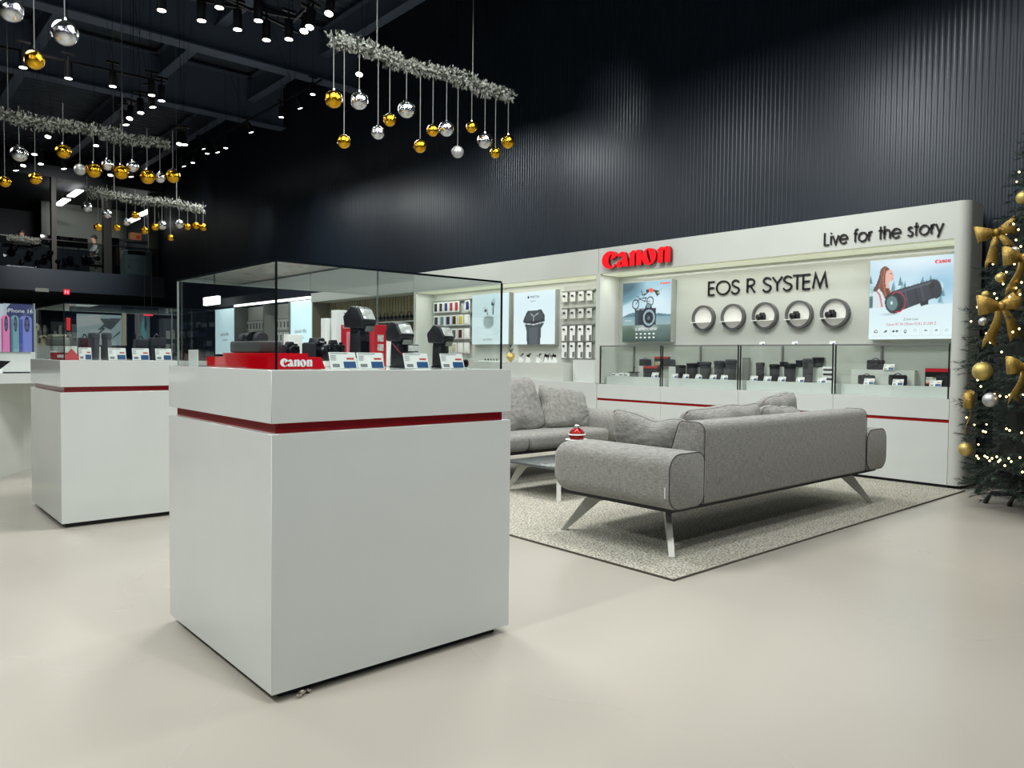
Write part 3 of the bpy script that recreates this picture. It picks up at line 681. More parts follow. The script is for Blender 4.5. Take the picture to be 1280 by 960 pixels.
# back-row stands: clear acrylic steps
for k, (xa, xb, zz, lab) in enumerate([(958, 1038, 1.215, 'white back step behind the pouches in the third showcase'), (838, 912, 1.19, 'white back step behind the pouches in the second showcase'), (1066, 1145, 1.20, 'white box step carrying a camera bag in the rightmost showcase'), (800, 824, 1.19, 'white back step with boxes in the leftmost showcase')]):
    ya, yb = hx(xa, 455, 8.85).y, hx(xb, 455, 8.85).y
    tag(box('display_step', WHITEM, (8.815, 8.895, yb, ya, 1.036, zz)), lab, 'riser', 'display steps in the showcases')
for i, (x0, x1, yt, s_, l) in enumerate([(975, 985, 441, P1, 'small black lens pouch on the back step, left'), (995, 1008, 438.5, P1, 'black lens pouch on the back step, middle'), (1016, 1030, 434.5, P1, 'largest black lens pouch on the back step, right')]):
    o = pouch(s_, x0, x1, yt, 447, 8.855, l+' of the third showcase'); fixz(o, 1.215)
for i, (x0, x1, yt, l) in enumerate([(872, 880, 443.5, 'small black lens pouch on the back step of the second showcase, left'), (898, 907, 443, 'small black lens pouch on the back step of the second showcase, right')]):
    o = pouch(P1, x0, x1, yt, 450, 8.855, l); fixz(o, 1.19)
# filter case with dark bars
q = hx(1031, 467, 8.72); t = thing('filter_case', 'pale filter case with dark stripes beside the tallest lens pouch', 'box', frame((8.76, q.y+0.05, ZR)))
box('case', WCARD, (0, 0.13, 0, 0.19, -0.04, 0), t); 
for k in range(3): box('dark_band', CLOTHG, (0.01, 0.125, 0.03+0.055*k, 0.055+0.055*k, 0.0, 0.002), t)
q = hx(931, 452, 8.8); t = thing('lens_box', 'grey box at the left end of the third showcase, behind a price card', 'box', frame((8.80, q.y+0.04, ZR)))
box('box', GREYM, (0, 0.09, 0, 0.29, -0.06, 0), t, 0.004)
# bags ----------------------------------------------------------------
def make_bag(m):
    t = thing('camera_bag', 'x', 'camera bag', None)
    MB().box(-0.5, 0.5, 0, 0.78, -0.28, 0.22).build('body', m, t, bevel=0.09)
    MB().box(-0.47, 0.47, 0.5, 0.84, -0.26, 0.27).build('flap', m, t, bevel=0.07)
    pts = [(-0.22+0.44*k/8, 0.80+0.17*math.sin(math.pi*k/8), 0) for k in range(9)]
    MB().tube(pts, 0.035, 6).build('handle', BLACK, t, smooth=True)
    MB().box(-0.12, 0.12, 0.3, 0.52, 0.24, 0.30).build('buckle', BLACK, t, bevel=0.01)
    return t
BAG = make_bag(CLOTHB); BU = [0]
def bag(x0, x1, yt, yb, X, z, label, group='camera bags in the showcases'):
    a = hx(x0, yb, X); b = hx(x1, yb, X); h = hx(x0, yt, X).z-hx(x0, yb, X).z; w = a.y-b.y
    M = frame((X, (a.y+b.y)/2, z))@Matrix.Diagonal((w, h, min(w*0.55, 0.14), 1))
    if not BU[0]: BU[0] = 1; BAG.matrix_world = M; BAG['label'] = label; BAG['group'] = group; return BAG
    return dup(BAG, M, label, group)
bag(1084, 1105, 442.5, 457, 8.84, 1.20, 'black camera bag on the white box step')
bag(1073, 1093, 464, 477, 8.74, ZR, 'small black camera bag in front of the white box step, left')
bag(1111, 1133, 464, 479, 8.74, ZR, 'black camera bag in front of the white box step, right')
bag(1170, 1187, 465, 481, 8.70, ZR, 'black camera bag in front of the red and black box')
bag(800, 813, 442, 452, 8.855, 1.19, 'small black camera bag on the back step of the leftmost showcase')
bag(827, 843, 441.5, 452, 8.855, 1.19, 'grey camera bag at the far left of the second showcase')
bag(806, 819, 457, 468, 8.72, ZR, 'small dark camera bag in front of a red box, leftmost showcase')
for x_, l in ((1086, 'small bag left of the box step'), (1122, 'bag right before the box step'), (1169, 'bag by the red and black box'), (1110, 'bag on top of the box step'), (818, 'small bag in the leftmost showcase')):
    zz = 1.20 if x_ == 1110 else ZR
    card(frame((8.80 if x_ == 1110 else 8.645, hx(x_, 474, 8.80 if x_ == 1110 else 8.645).y, zz))@Matrix.Scale(1.15, 4), 'price card beside the '+l, 'price cards in the showcases')
def redbox(x0, x1, yt, yb, X, z, label):
    a = hx(x0, yb, X); b = hx(x1, yb, X); h = hx(x0, yt, X).z-hx(x0, yb, X).z; w = a.y-b.y
    t = thing('printed_box', label, 'box', frame((X, a.y, z)), 'red and black printed boxes in the showcases')
    box('carton', BLACKT, (0, w, 0, h, -0.05, 0), t); box('red_band', REDC, (0, w, h*0.8, h, 0, 0.001), t)
    im = Img(14, 8, (150, 150, 140)); rr = random.Random(int(x0))
    for k in range(12): im.ell(rr.random(), rr.random(), 0.15, 0.2, rr.choice([(60, 120, 70), (200, 90, 60), (210, 200, 190), (60, 60, 70), (220, 150, 60)]))
    link('printed_picture', im.mesh('printed_picture', w*0.92, h*0.4, PRINTC), t, Matrix.Translation((w*0.04, h*0.1, 0.0012)))
redbox(1156, 1187, 455, 477, 8.80, ZR, 'red and black printed box at the right end of the rightmost showcase')
redbox(804, 822, 450, 463, 8.80, ZR, 'red and orange printed box in the leftmost showcase, lower')
redbox(818, 836, 436, 448, 8.87, 1.19, 'red topped printed box in the leftmost showcase, upper')
# small flat white packs & gadget in first showcase
for k, (xa, xb) in enumerate([(763, 773), (773, 781), (780, 787)]):
    a, b = hx(xa, 466, 8.7).y, hx(xb, 466, 8.7).y
    t = thing('accessory_pack', 'small white accessory pack in the leftmost showcase, %s' % ['nearest the left post', 'middle of three', 'rightmost of three'][k], 'box', frame((8.70, a, ZR)), 'white accessory packs')
    box('pack', WCARD, (0, a-b-0.004, 0, 0.035+0.012*(k % 2), -0.09, 0), t); box('dark_print', BLACKT, (0.02, (a-b)*0.6, 0.01, 0.022, 0, 0.001), t)
q = hx(791, 466, 8.7); t = thing('action_camera', 'small dark gadget on a tiny post in the leftmost showcase', 'gadget', frame((8.7, q.y+0.05, ZR)))
box('gadget_base', GREYM, (0, 0.11, 0, 0.055, -0.05, 0), t, 0.004); box('gadget_top', BLACKM, (-0.02, 0.13, 0.055, 0.066, -0.06, 0.01), t); MB().cyl((0.05, 0.066, -0.03), (0.05, 0.12, -0.03), 0.006).build('post', BLACKM, t); MB().sphere((0.05, 0.13, -0.03), 0.014).build('knob', BLACKM, t, smooth=True)
# blue price cards on the case tops
for k, x_ in enumerate((952, 993, 1040)):
    q = hx(x_, 432, 8.62); t = card(frame((8.62, q.y, 1.4835))@Matrix.Scale(0.7, 4), 'small price card on the glass top below the %s niche' % ['middle', 'second from right', 'rightmost'][k], 'price cards on the glass tops')
# light under the soffit
for (ya, yb, X_) in ((2.95, 7.5, 8.62), (7.8, 12.3, 8.62)):
    area('soffit_strip_lamp', (X_, (ya+yb)/2, 2.530), 0.08, yb-ya, 22, (1, 1, 0.94))

# ================================================================== DISPLAY WALL, PHONE SECTION
D2 = thing('display_wall', 'white built-in display wall with phone accessory racks and two pale posters', 'display wall', (8.47, 10.1, 0)); bpy.context.view_layer.update()
inw('fascia', WHITEM, (8.47, 9.06, 7.665, 12.45, 2.55, 2.925), D2)
inw('soffit_diffuser', SOFF, (8.50, 8.90, 7.71, 12.44, 2.535, 2.549), D2)
inw('end_partition', WHITEM, (8.47, 9.06, 12.45, 12.53, 0.035, 2.925), D2)
inw('back_panel', WHITEM, (8.9, 8.94, 7.70, 12.45, 0.92, 2.55), D2)
inw('base_body', WHITE, (8.47, 9.05, 7.665, 12.45, 0.035, 0.93), D2)
inw('plinth', DARKP, (8.5, 9.04, 7.665, 12.45, 0, 0.035), D2)
inw('shelf_step', WHITEM, (8.56, 8.9, 8.45, 11.15, 0.93, 1.215), D2)
inw('rack_front', WHITE, (8.72, 8.9, 7.74, 8.40, 0.93, 1.27), D2)
ZS = 1.216
im = Img(60, 70, (222, 244, 248)); im.vgrad(0, 1, (214, 240, 246), (228, 247, 249))
im.ell(0.46, 0.56, 0.16, 0.15, (156, 178, 178), 1, soft=0.3); im.rect(0.33, 0.47, 0.6, 0.62, (148, 170, 170), 0.8); im.line([(0.34, 0.47), (0.59, 0.47)], 0.015, (110, 130, 132))
im.ell(0.36, 0.30, 0.05, 0.06, (210, 220, 222)); im.ell(0.38, 0.33, 0.03, 0.03, (40, 56, 62)); im.line([(0.42, 0.32), (0.43, 0.40)], 0.03, (120, 140, 144)); im.ell(0.58, 0.2, 0.045, 0.05, (50, 66, 72), rot=0.4); im.ell(0.6, 0.15, 0.04, 0.05, (180, 200, 204)); im.line([(0.59, 0.26), (0.59, 0.40)], 0.035, (80, 100, 106)); im.ring(0.5, 0.75, 0.2, 0.05, 0.5, (214, 236, 240), 0.6)
PW = print_mat('backlit_pale_print', 0.95)
t, w, h = poster('backlit_poster', 'pale backlit poster of wireless earbuds over a grey case', im, hx(590, 400, 8.8).y, hx(636, 400, 8.8).y, hx(590, 431, 8.8).z, hx(590, 369, 8.8).z, 8.80, pm=PW)
text_obj('AirPods 4', h*0.04, GREYT, t, w*0.38, h*0.085, 0.001, name='printed_text'); MB().sphere((w*0.34, h*0.10, 0.0), (h*0.016, h*0.018, 0.001)).build('printed_emblem', GREYT, t)
im = Img(70, 80, (222, 244, 248)); im.vgrad(0, 1, (218, 242, 248), (230, 248, 250))
im.poly([(0.28, 0.62), (0.32, 0.7), (0.34, 1.0), (0.66, 1.0), (0.67, 0.7), (0.75, 0.6)], (62, 72, 78)); im.poly([(0.38, 0.68), (0.6, 0.68), (0.6, 1.0), (0.4, 1.0)], (84, 96, 102)); im.poly([(0.28, 0.47), (0.35, 0.36), (0.68, 0.355), (0.76, 0.46), (0.76, 0.56), (0.70, 0.62), (0.32, 0.635), (0.24, 0.56)], (36, 42, 48)); im.poly([(0.30, 0.47), (0.38, 0.38), (0.65, 0.375), (0.73, 0.46), (0.72, 0.54), (0.30, 0.56)], (66, 76, 80))
im.line([(0.27, 0.6), (0.5, 0.625), (0.74, 0.585)], 0.02, (200, 214, 216)); im.line([(0.42, 0.42), (0.5, 0.47), (0.6, 0.42)], 0.015, (190, 200, 200)); im.line([(0.5, 0.47), (0.49, 0.56)], 0.015, (190, 200, 200))
t, w, h = poster('backlit_poster', 'pale backlit poster of a black wristwatch above the watch shelf', im, hx(642, 400, 8.8).y, hx(694, 400, 8.8).y, hx(642, 431, 8.8).z, hx(642, 366, 8.8).z, 8.80, pm=PW)
text_obj('WATCH', h*0.048, BLACKT, t, w*0.41, h*0.87, 0.001, name='printed_text'); text_obj('SERIES 10', h*0.026, GREYT, t, w*0.42, h*0.80, 0.001, name='printed_text')
apple = [[(0, -0.5), (0.25, -0.45), (0.42, -0.1), (0.3, 0.0), (0.27, 0.15), (0.38, 0.3), (0.2, 0.4), (0, 0.33), (-0.22, 0.4), (-0.42, 0.2), (-0.42, -0.1), (-0.25, -0.45)], [(0.0, 0.42), (0.02, 0.6), (0.17, 0.68), (0.15, 0.5)]]
shape('printed_emblem', apple, 0.001, BLACKT, t, w*0.365, h*0.892, 0.001, k=h*0.055)
# watches on stands
for k, x_ in enumerate((651, 660, 673, 683, 688, 693)):
    q = hx(x_, 450, 8.7); t = thing('wristwatch', 'wristwatch on a slanted white stand, %s from the left on the shelf' % ORD[k], 'watch', frame((8.70, q.y, ZS)), 'wristwatches on the shelf')
    a = 0.5 if k < 3 else 0.15; hh = 0.13
    MB().prism([(-0.05, 0), (0.05, 0), (0.06, 0.02), (0.0, hh*0.8), (-0.012, hh*0.8)], -0.02, 0.02).build('stand', WCARD, t)
    pts = [(-0.055+0.03*j*(1 if k < 3 else 0.3), 0.012+hh*math.sin(j*0.42), 0.0) for j in range(5)]
    MB().tube(pts, 0.013, 6).build('strap', BLACK, t, smooth=True); MB().box(-0.02, 0.025, hh*0.7, hh*1.0, -0.02, 0.02).build('watch_case', BLACKG if k % 2 else CHROME, t, bevel=0.006)
q = hx(612, 448, 8.7); t = thing('bracelet_tray', 'white tray with dark bracelets under the earbud poster', 'tray', frame((8.7, q.y+0.3, ZS)))
box('tray', WCARD, (0, 0.62, 0, 0.02, -0.12, 0.02), t); 
for k in range(5): MB().tube([(0.1+0.08*k, 0.022, -0.08), (0.14+0.08*k, 0.05, -0.03), (0.18+0.08*k, 0.026, 0.01)], 0.009, 5).build('bracelet', BLACK, t)
q = hx(638, 450, 8.66); t = thing('holiday_ornament', 'small gold cone ornament with green sprig between the posters', 'ornament', (8.66, q.y, ZS))
MB().lathe([(0.01, 0), (0.05, 0.04), (0.075, 0.09), (0.06, 0.14), (0.02, 0.17)], 12).build('gold_cone', GOLDM, t, smooth=True)
mb = MB(); rr = random.Random(3)
for k in range(50):
    a = rr.uniform(0, 6.28); z_ = rr.uniform(0.10, 0.28); r_ = 0.09*(1-(z_-0.1)/0.3); mb.cyl((0, 0, z_), (r_*math.cos(a), r_*math.sin(a), z_+0.04), 0.004, 0.001, 3)
mb.build('sprig', mat('dark_green_needles', (28, 52, 40), 0.7), t)
# phone-case rack
PC = [(26, 28, 34), (232, 234, 232), (38, 52, 110), (150, 40, 62), (168, 48, 70), (34, 44, 120), (28, 36, 60), (92, 128, 132), (44, 42, 88), (60, 44, 40), (206, 180, 70), (236, 238, 238), (40, 40, 44), (60, 62, 66), (92, 92, 96), (240, 240, 240), (128, 124, 168), (176, 168, 134), (196, 190, 156), (236, 238, 236)]
def rack(name, label, xs, ys, X, m):
    ya, yb = hx(xs[0], 400, X).y, hx(xs[1], 400, X).y
    t = thing(name, label, 'rack', (X, ya, 0)); bpy.context.view_layer.update()
    for y_ in ys: z_ = hx((xs[0]+xs[1])/2, y_, X).z; inw('rail', m, (X-0.02, X+0.04, yb, ya, z_-0.012, z_+0.012), t)
    return t, ya, yb
rk, ya, yb = rack('accessory_rack', 'grey rails holding phone cases, left of the earbud poster', (543, 589), (376, 393, 410, 427.5), 8.86, GREYM)
rows = [(376, [0, 0, 2, 3, 4, None, 5]), (393, [6, 7, 8, 9, 10, 11]), (410, [12, 13, 0, 14, 12, 15]), (427.5, [16, 16, 17, 18, 19, 19])]
CT = {}
def case_pack(col, w, h):
    t = thing('phone_case', 'x', 'phone case')
    box('blister', WCARD, (0, w, -h, 0, -0.012, 0), t)
    box('phone_cover', mat('cover_%d_%d_%d' % col, col, 0.35), (w*0.2, w*0.8, -h*0.88, -h*0.12, 0.0, 0.008), t, 0.006); return t
cn = ['black', 'white', 'blue', 'red', 'crimson', 'royal blue', 'navy', 'teal', 'indigo', 'brown', 'yellow', 'white', 'black', 'dark grey', 'mid grey', 'white', 'lilac', 'khaki', 'beige', 'white']
for r_, (y_, cs) in enumerate(rows):
    z_ = hx(566, y_, 8.86).z; n_ = len(cs); pw = (ya-yb)/n_
    for k, ci in enumerate(cs):
        if ci is None: continue
        M = frame((8.835, ya-pw*k-0.01, z_-0.015)); lab = '%s phone case hanging %s from the left on the %s rail' % (cn[ci], ORD[k], ORD[r_])
        if ci not in CT: CT[ci] = case_pack(PC[ci], pw*0.86, 0.2); CT[ci].matrix_world = M; CT[ci]['label'] = lab; CT[ci]['group'] = 'phone cases on the left rack'
        else: dup(CT[ci], M, lab, 'phone cases on the left rack')
rk2, ya, yb = rack('accessory_rack', 'grey rails holding cable packs, right of the watch poster', (703, 744), (363.5, 385, 406, 427, 448.5), 8.86, GREYM)
inw('rack_back', mat('pale_grey_backing', (168, 172, 164), 0.4), (8.885, 8.9, yb, ya, 1.28, 2.46), rk2)
def hang_pack(white):
    t = thing('cable_pack', 'x', 'cable pack')
    w, h = 0.14, 0.25
    if white: box('card', WCARD, (0, w*0.8, -h, 0, -0.01, 0), t); box('grey_patch', GREYM, (w*0.45, w*0.8, -h*0.95, -h*0.6, 0, 0.002), t)
    else: box('card', mat('pale_blister', (196, 200, 194), 0.2), (0, w*0.8, -h*0.6, 0, -0.01, 0), t)
    MB().sphere((w*0.35, -h*0.22, 0.008), (0.03, 0.018, 0.012), 10, 6).build('gadget', BLACK, t, smooth=True)
    return t
hp = {}
for r_, y_ in enumerate((363.5, 385, 406, 427)):
    z_ = hx(724, y_, 8.86).z
    for k in range(4):
        wht = r_ >= 2; M = frame((8.84, ya-0.01-k*(ya-yb)/4, z_-0.015)); lab = '%s cable pack, %s from the left on the %s rail right of the watch poster' % ('white' if wht else 'clear', ORD[k], ORD[r_])
        if wht not in hp: hp[wht] = hang_pack(wht); hp[wht].matrix_world = M; hp[wht]['label'] = lab; hp[wht]['group'] = 'cable packs on the right rack'
        else: dup(hp[wht], M, lab, 'cable packs on the right rack')

# ================================================================== FAR DISPLAY SECTIONS (audio, covers)
D3 = thing('audio_display', 'oak slatted display section with white fascia and headphone shelves', 'display wall', (8.5, 14.7, 0)); bpy.context.view_layer.update()
inw('fascia', WHITEM, (8.47, 9.06, 12.55, 16.9, 2.57, 2.78), D3)
inw('base_body', WHITE, (8.47, 9.05, 12.55, 16.9, 0.035, 0.93), D3); inw('plinth', DARKP, (8.5, 9.04, 12.55, 16.9, 0, 0.035), D3)
inw('back_board', mat('olive_board', (120, 114, 88), 0.6), (8.97, 9.0, 12.55, 16.9, 0.93, 2.57), D3)
inw('end_panel', mat('olive_board', (120, 114, 88)), (8.5, 9.0, 16.86, 16.9, 0.93, 2.57), D3)
k = 0; y_ = 12.56
while y_ < 16.85: inw('slat', WOODP, (8.945, 8.97, y_, y_+0.085, 2.12, 2.56), D3); y_ += 0.115
for z_ in (2.03, 1.70, 1.36): inw('shelf', WHITEM, (8.72, 8.97, 12.6, 15.6, z_-0.02, z_), D3)
def make_hp():
    t = thing('headphones', 'x', 'headphones')
    pts = [(0.075*math.cos(math.radians(a)), 0.12+0.075*math.sin(math.radians(a)), 0) for a in range(0, 181, 15)]
    MB().tube(pts, 0.008, 6).build('headband', BLACK, t, smooth=True)
    for s_ in (-1, 1): MB().cyl((s_*0.085, 0.09, 0), (s_*0.055, 0.09, 0), 0.038, n=14).build('ear_cup', BLACK, t)
    MB().cyl((0, 0, 0), (0, 0.195, -0.0), 0.006, n=6).build('stand_post', CHROME, t); MB().cyl((0, 0, 0), (0, 0.008, 0), 0.05, n=16).build('stand_base', CHROME, t)
    return t
hp0 = None
for r_, z_ in enumerate((2.03, 1.70)):
    for k in range(9):
        M = frame((8.82, 15.3-0.3*k, z_)); lab = 'headphones on a stand, %s from the left on the %s audio shelf' % (ORD[k], ['upper', 'lower'][r_])
        if hp0 is None: hp0 = make_hp(); hp0.matrix_world = M; hp0['label'] = lab; hp0['group'] = 'headphones on the audio shelves'
        else: dup(hp0, M, lab, 'headphones on the audio shelves')
D4 = thing('cover_display', 'far white display section with a long light bar and rows of phone covers', 'display wall', (8.5, 20.2, 0)); bpy.context.view_layer.update()
inw('header', DARKW, (8.45, 9.06, 16.95, 23.6, 2.72, 2.95), D4)
inw('light_bar', LED, (8.44, 8.50, 16.95, 21.6, 2.66, 2.71), D4)
inw('back_panel', WHITEM, (8.9, 8.94, 16.95, 23.6, 0.035, 2.66), D4)
inw('base_body', WHITE, (8.47, 8.9, 16.95, 23.6, 0.035, 0.93), D4)
for y_ in (18.15, 19.7, 21.7): inw('divider', GREYM, (8.5, 8.9, y_, y_+0.04, 0.93, 2.66), D4)
lb = mat('backlit_pale_blue', (205, 232, 240), 0.5, emit=(205, 234, 243), es=0.85)
for k, (a, b) in enumerate(((17.0, 18.1), (21.75, 23.3))):
    t = thing('light_panel', ['pale backlit advertising panel right of the phone covers', 'pale backlit advertising panel left of the phone covers'][k], 'poster', frame((8.52, b, 1.30)))
    box('lit_face', lb, (0, b-a, 0, 1.34, -0.1, 0), t); text_obj('Special offer', 0.10, GREYT, t, (b-a)/2, 0.55, 0.001, 'CENTER', name='printed_text'); text_obj('new covers', 0.06, GREYT, t, (b-a)/2, 0.40, 0.001, 'CENTER', name='printed_text')
cvs = None; rr = random.Random(8)
for r_, z_ in enumerate((2.25, 1.9, 1.55)):
    for (a, b) in ((18.2, 19.68), (19.75, 21.68)):
        inw('rail', GREYM, (8.84, 8.9, a, b, z_, z_+0.02), D4)
        n_ = int((b-a)/0.21)
        for k in range(n_):
            M = frame((8.84, b-0.03-0.21*k, z_)); lab = 'small phone cover on the %s rail of the far %s bay, %s from its left' % (['top', 'middle', 'bottom'][r_], 'near' if b < 19.7 else 'further', ORD[k])
            if cvs is None:
                cvs = thing('phone_cover_pack', lab, 'phone case', M, 'small covers on the far rails')
                box('card', WCARD, (0, 0.15, -0.27, 0, -0.01, 0), cvs); box('cover', CLOTHG, (0.045, 0.105, -0.22, -0.06, 0, 0.01), cvs, 0.01)
            else: dup(cvs, M, lab, 'small covers on the far rails')
t = thing('hanging_sign', 'lit white box sign hanging before the far light bar', 'sign', frame((8.0, hx(254, 378, 8.0).y, hx(254, 382, 8.0).z)))
ww = hx(254, 378, 8.0).y-hx(271, 378, 8.0).y
box('sign_box', LED, (0, ww, 0, 0.23, -0.1, 0), t); 
for xx in (0.1, ww-0.1): MB().cyl((xx, 0.23, -0.05), (xx, 5.7, -0.05), 0.006, n=4).build('cable', BLACKM, t)
# dark goods unit left of it
D5 = thing('dark_shelving', 'dark shelving full of small goods at the far end of the right wall', 'shelf', (8.5, 26.5, 0)); bpy.context.view_layer.update()
inw('carcass', DARKW, (8.7, 9.06, 23.65, 29.8, 0.0, 2.6), D5)
mb = MB(); cols = [mat('goods_grey', (120, 126, 130), 0.5), mat('goods_blue', (60, 84, 130), 0.5), mat('goods_dark', (40, 46, 56), 0.5)]
for ci, m_ in enumerate(cols):
    mb = MB()
    for r_ in range(7):
        for k in range(26):
            if rr.random() < 0.33: y_ = 23.8+k*0.225-5.2*0; z_ = 0.35+0.3*r_; mb.box(0.05, 0.19, y_-26.5, y_-26.5+rr.uniform(0.08, 0.18), z_, z_+rr.uniform(0.08, 0.22))
    g = mb.build('small_goods', m_, D5); g['kind'] = 'stuff'
# ================================================================== FREE-STANDING SHOWCASE COUNTERS
def counter(label, x0, y0, lx, ly):
    t = thing('showcase_counter', label, 'counter', (x0, y0, 0), 'white showcase counters')
    i = 0.03
    box('plinth', DARKP, (0.05, lx-0.05, 0.05, ly-0.05, 0, 0.035), t)
    box('lower_body', WHITE, (0, lx, 0, ly, 0.035, 1.007), t, 0.0015, seg=1)
    box('red_stripe', REDS, (i, lx-i, i, ly-i, 1.007, 1.046), t)
    box('upper_body', WHITE, (0, lx, 0, ly, 1.046, 1.2434), t, 0.0015, seg=1)
    return t
def glass_cover(label, x0, y0, lx, ly, z1=1.6443):
    g = thing('glass_cover', label, 'showcase', (x0, y0, 1.2440), 'glass covers of the counters')
    h = z1-1.244; e = 0.008
    box('front_pane', GLASS, (0, lx, 0, e, 0, h), g); box('back_pane', GLASS, (0, lx, ly-e, ly, 0, h), g)
    box('side_pane', GLASS, (0, e, e, ly-e, 0, h), g); box('side_pane', GLASS, (lx-e, lx, e, ly-e, 0, h), g)
    box('top_pane', GLASS, (0, lx, 0, ly, h+0.0005, h+0.0085), g)
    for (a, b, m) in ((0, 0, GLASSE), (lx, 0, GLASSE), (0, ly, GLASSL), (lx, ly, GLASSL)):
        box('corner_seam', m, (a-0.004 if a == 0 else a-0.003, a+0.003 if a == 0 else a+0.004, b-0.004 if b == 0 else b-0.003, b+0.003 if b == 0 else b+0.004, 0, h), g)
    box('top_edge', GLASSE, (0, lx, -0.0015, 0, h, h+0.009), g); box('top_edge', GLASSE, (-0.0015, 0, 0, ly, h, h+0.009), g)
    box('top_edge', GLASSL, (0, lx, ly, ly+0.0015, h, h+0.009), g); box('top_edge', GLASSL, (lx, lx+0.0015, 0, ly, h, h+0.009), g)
    return g
CX, CY, LX, LY = 1.1746, 2.656, 1.169, 1.162
counter('large white showcase counter with red stripe in the foreground', CX, CY, LX, LY)
glass_cover('glass cover on the foreground counter, holding flashes and cameras', CX+0.035, CY+0.035, LX-0.07, LY-0.07)
counter('white showcase counter with red stripe behind and left of the foreground one', 1.195, 6.34, LX, LY)
glass_cover('glass cover on the rear counter, holding bags and price cards', 1.23, 6.375, LX-0.07, LY-0.07, 1.66)
# lint under the front counter
mb = MB(); rr = random.Random(2)
for k in range(9): mb.sphere((rr.uniform(-0.03, 0.03), rr.uniform(-0.012, 0.012), rr.uniform(0.006, 0.018)), rr.uniform(0.005, 0.010), 6, 4)
o = mb.build('dust_clump', mat('grey_lint', (150, 140, 124), 0.9, var=0.4, scale=80), None); o.location = (1.30, 2.655, 0); tag(o, 'small clump of grey dust under the front edge of the foreground counter', 'dust')
ZC = 1.2445
def F(px_, Y, z=ZC, yaw=0.0):
    """standing place inside the foreground cover, facing the camera side"""
    p = hy(px_, 460, Y); return frame((p.x, Y, z), (math.cos(yaw), math.sin(yaw), 0))
# red stands
t = thing('red_display_stand', 'red acrylic stand with white brand name at the front corner of the foreground showcase', 'display stand', frame((1.222, 2.80, ZC), (1, 0, 0)))
mb = MB().prism([(0, 0), (0.245, 0), (0.225, 0.048), (0, 0.048)], -0.20, 0.0); mb.build('stand_body', REDP, t)
logo(WTXT, t, 0.052, 0.010, 0.0005, 0.135, 0.030, 0.001, 'printed_logo')
t = thing('red_display_stand', 'long stepped red acrylic stand along the left side of the foreground showcase', 'display stand', frame((1.30, 3.66, ZC), (0, -1, 0)))
MB().prism([(0, 0), (0.78, 0), (0.78, 0.062), (0.20, 0.062), (0.20, 0.044), (0.0, 0.044)], -0.13, 0).build('stand_body', REDP, t)
# camera-bag like objects on left stand
t = thing('grey_camera_kit', 'grey kit of camera and lens on the long red stand', 'camera', frame((1.295, 3.22, ZC+0.063), (0, -1, 0)))
MB().box(-0.17, 0.15, 0, 0.05, -0.11, -0.01).build('tray_block', mat('charcoal_block', (70, 72, 72), 0.6), t, bevel=0.008)
for k, (a, r_) in enumerate(((-0.10, 0.028), (-0.02, 0.036), (0.07, 0.03))): MB().cyl((a-0.03, 0.06, -0.06), (a+0.045, 0.062, -0.04), r_, r_*0.8, 14).build('lens_barrel', CLOTHG if k != 1 else BLACKM, t, smooth=True)
# lens and cameras on front stand
def lens(label, M, s, h=1.0, name='camera_lens'):
    t = thing(name, label, 'lens', M@Matrix.Diagonal((s, s*h, s, 1)))
    MB().lathe([(0.036, 0), (0.040, 0.006), (0.040, 0.02), (0.034, 0.024), (0.034, 0.055), (0.037, 0.058), (0.037, 0.075), (0.030, 0.08)], 24, Matrix.Rotation(-math.pi/2, 4, 'X')).build('barrel', BLACKM, t, smooth=True)
    MB().lathe([(0.0372, 0.03), (0.0372, 0.05)], 24, Matrix.Rotation(-math.pi/2, 4, 'X')).build('grip_ring', CLOTHB, t, smooth=True)
    return t
camera_thing('black camera with stub lens behind the red brand stand, left', F(362, 2.99, ZC+0.048), 0.60, lens=0.02)
camera_thing('rounded black camera with printed name behind the red brand stand, middle', F(396, 2.97, ZC+0.030, 0.35), 0.95, lens=0.03, logo_txt=True)
camera_thing('black camera behind the rounded one in the foreground showcase', F(416, 3.16, ZC+0.045, -0.3), 0.78, lens=0.05)
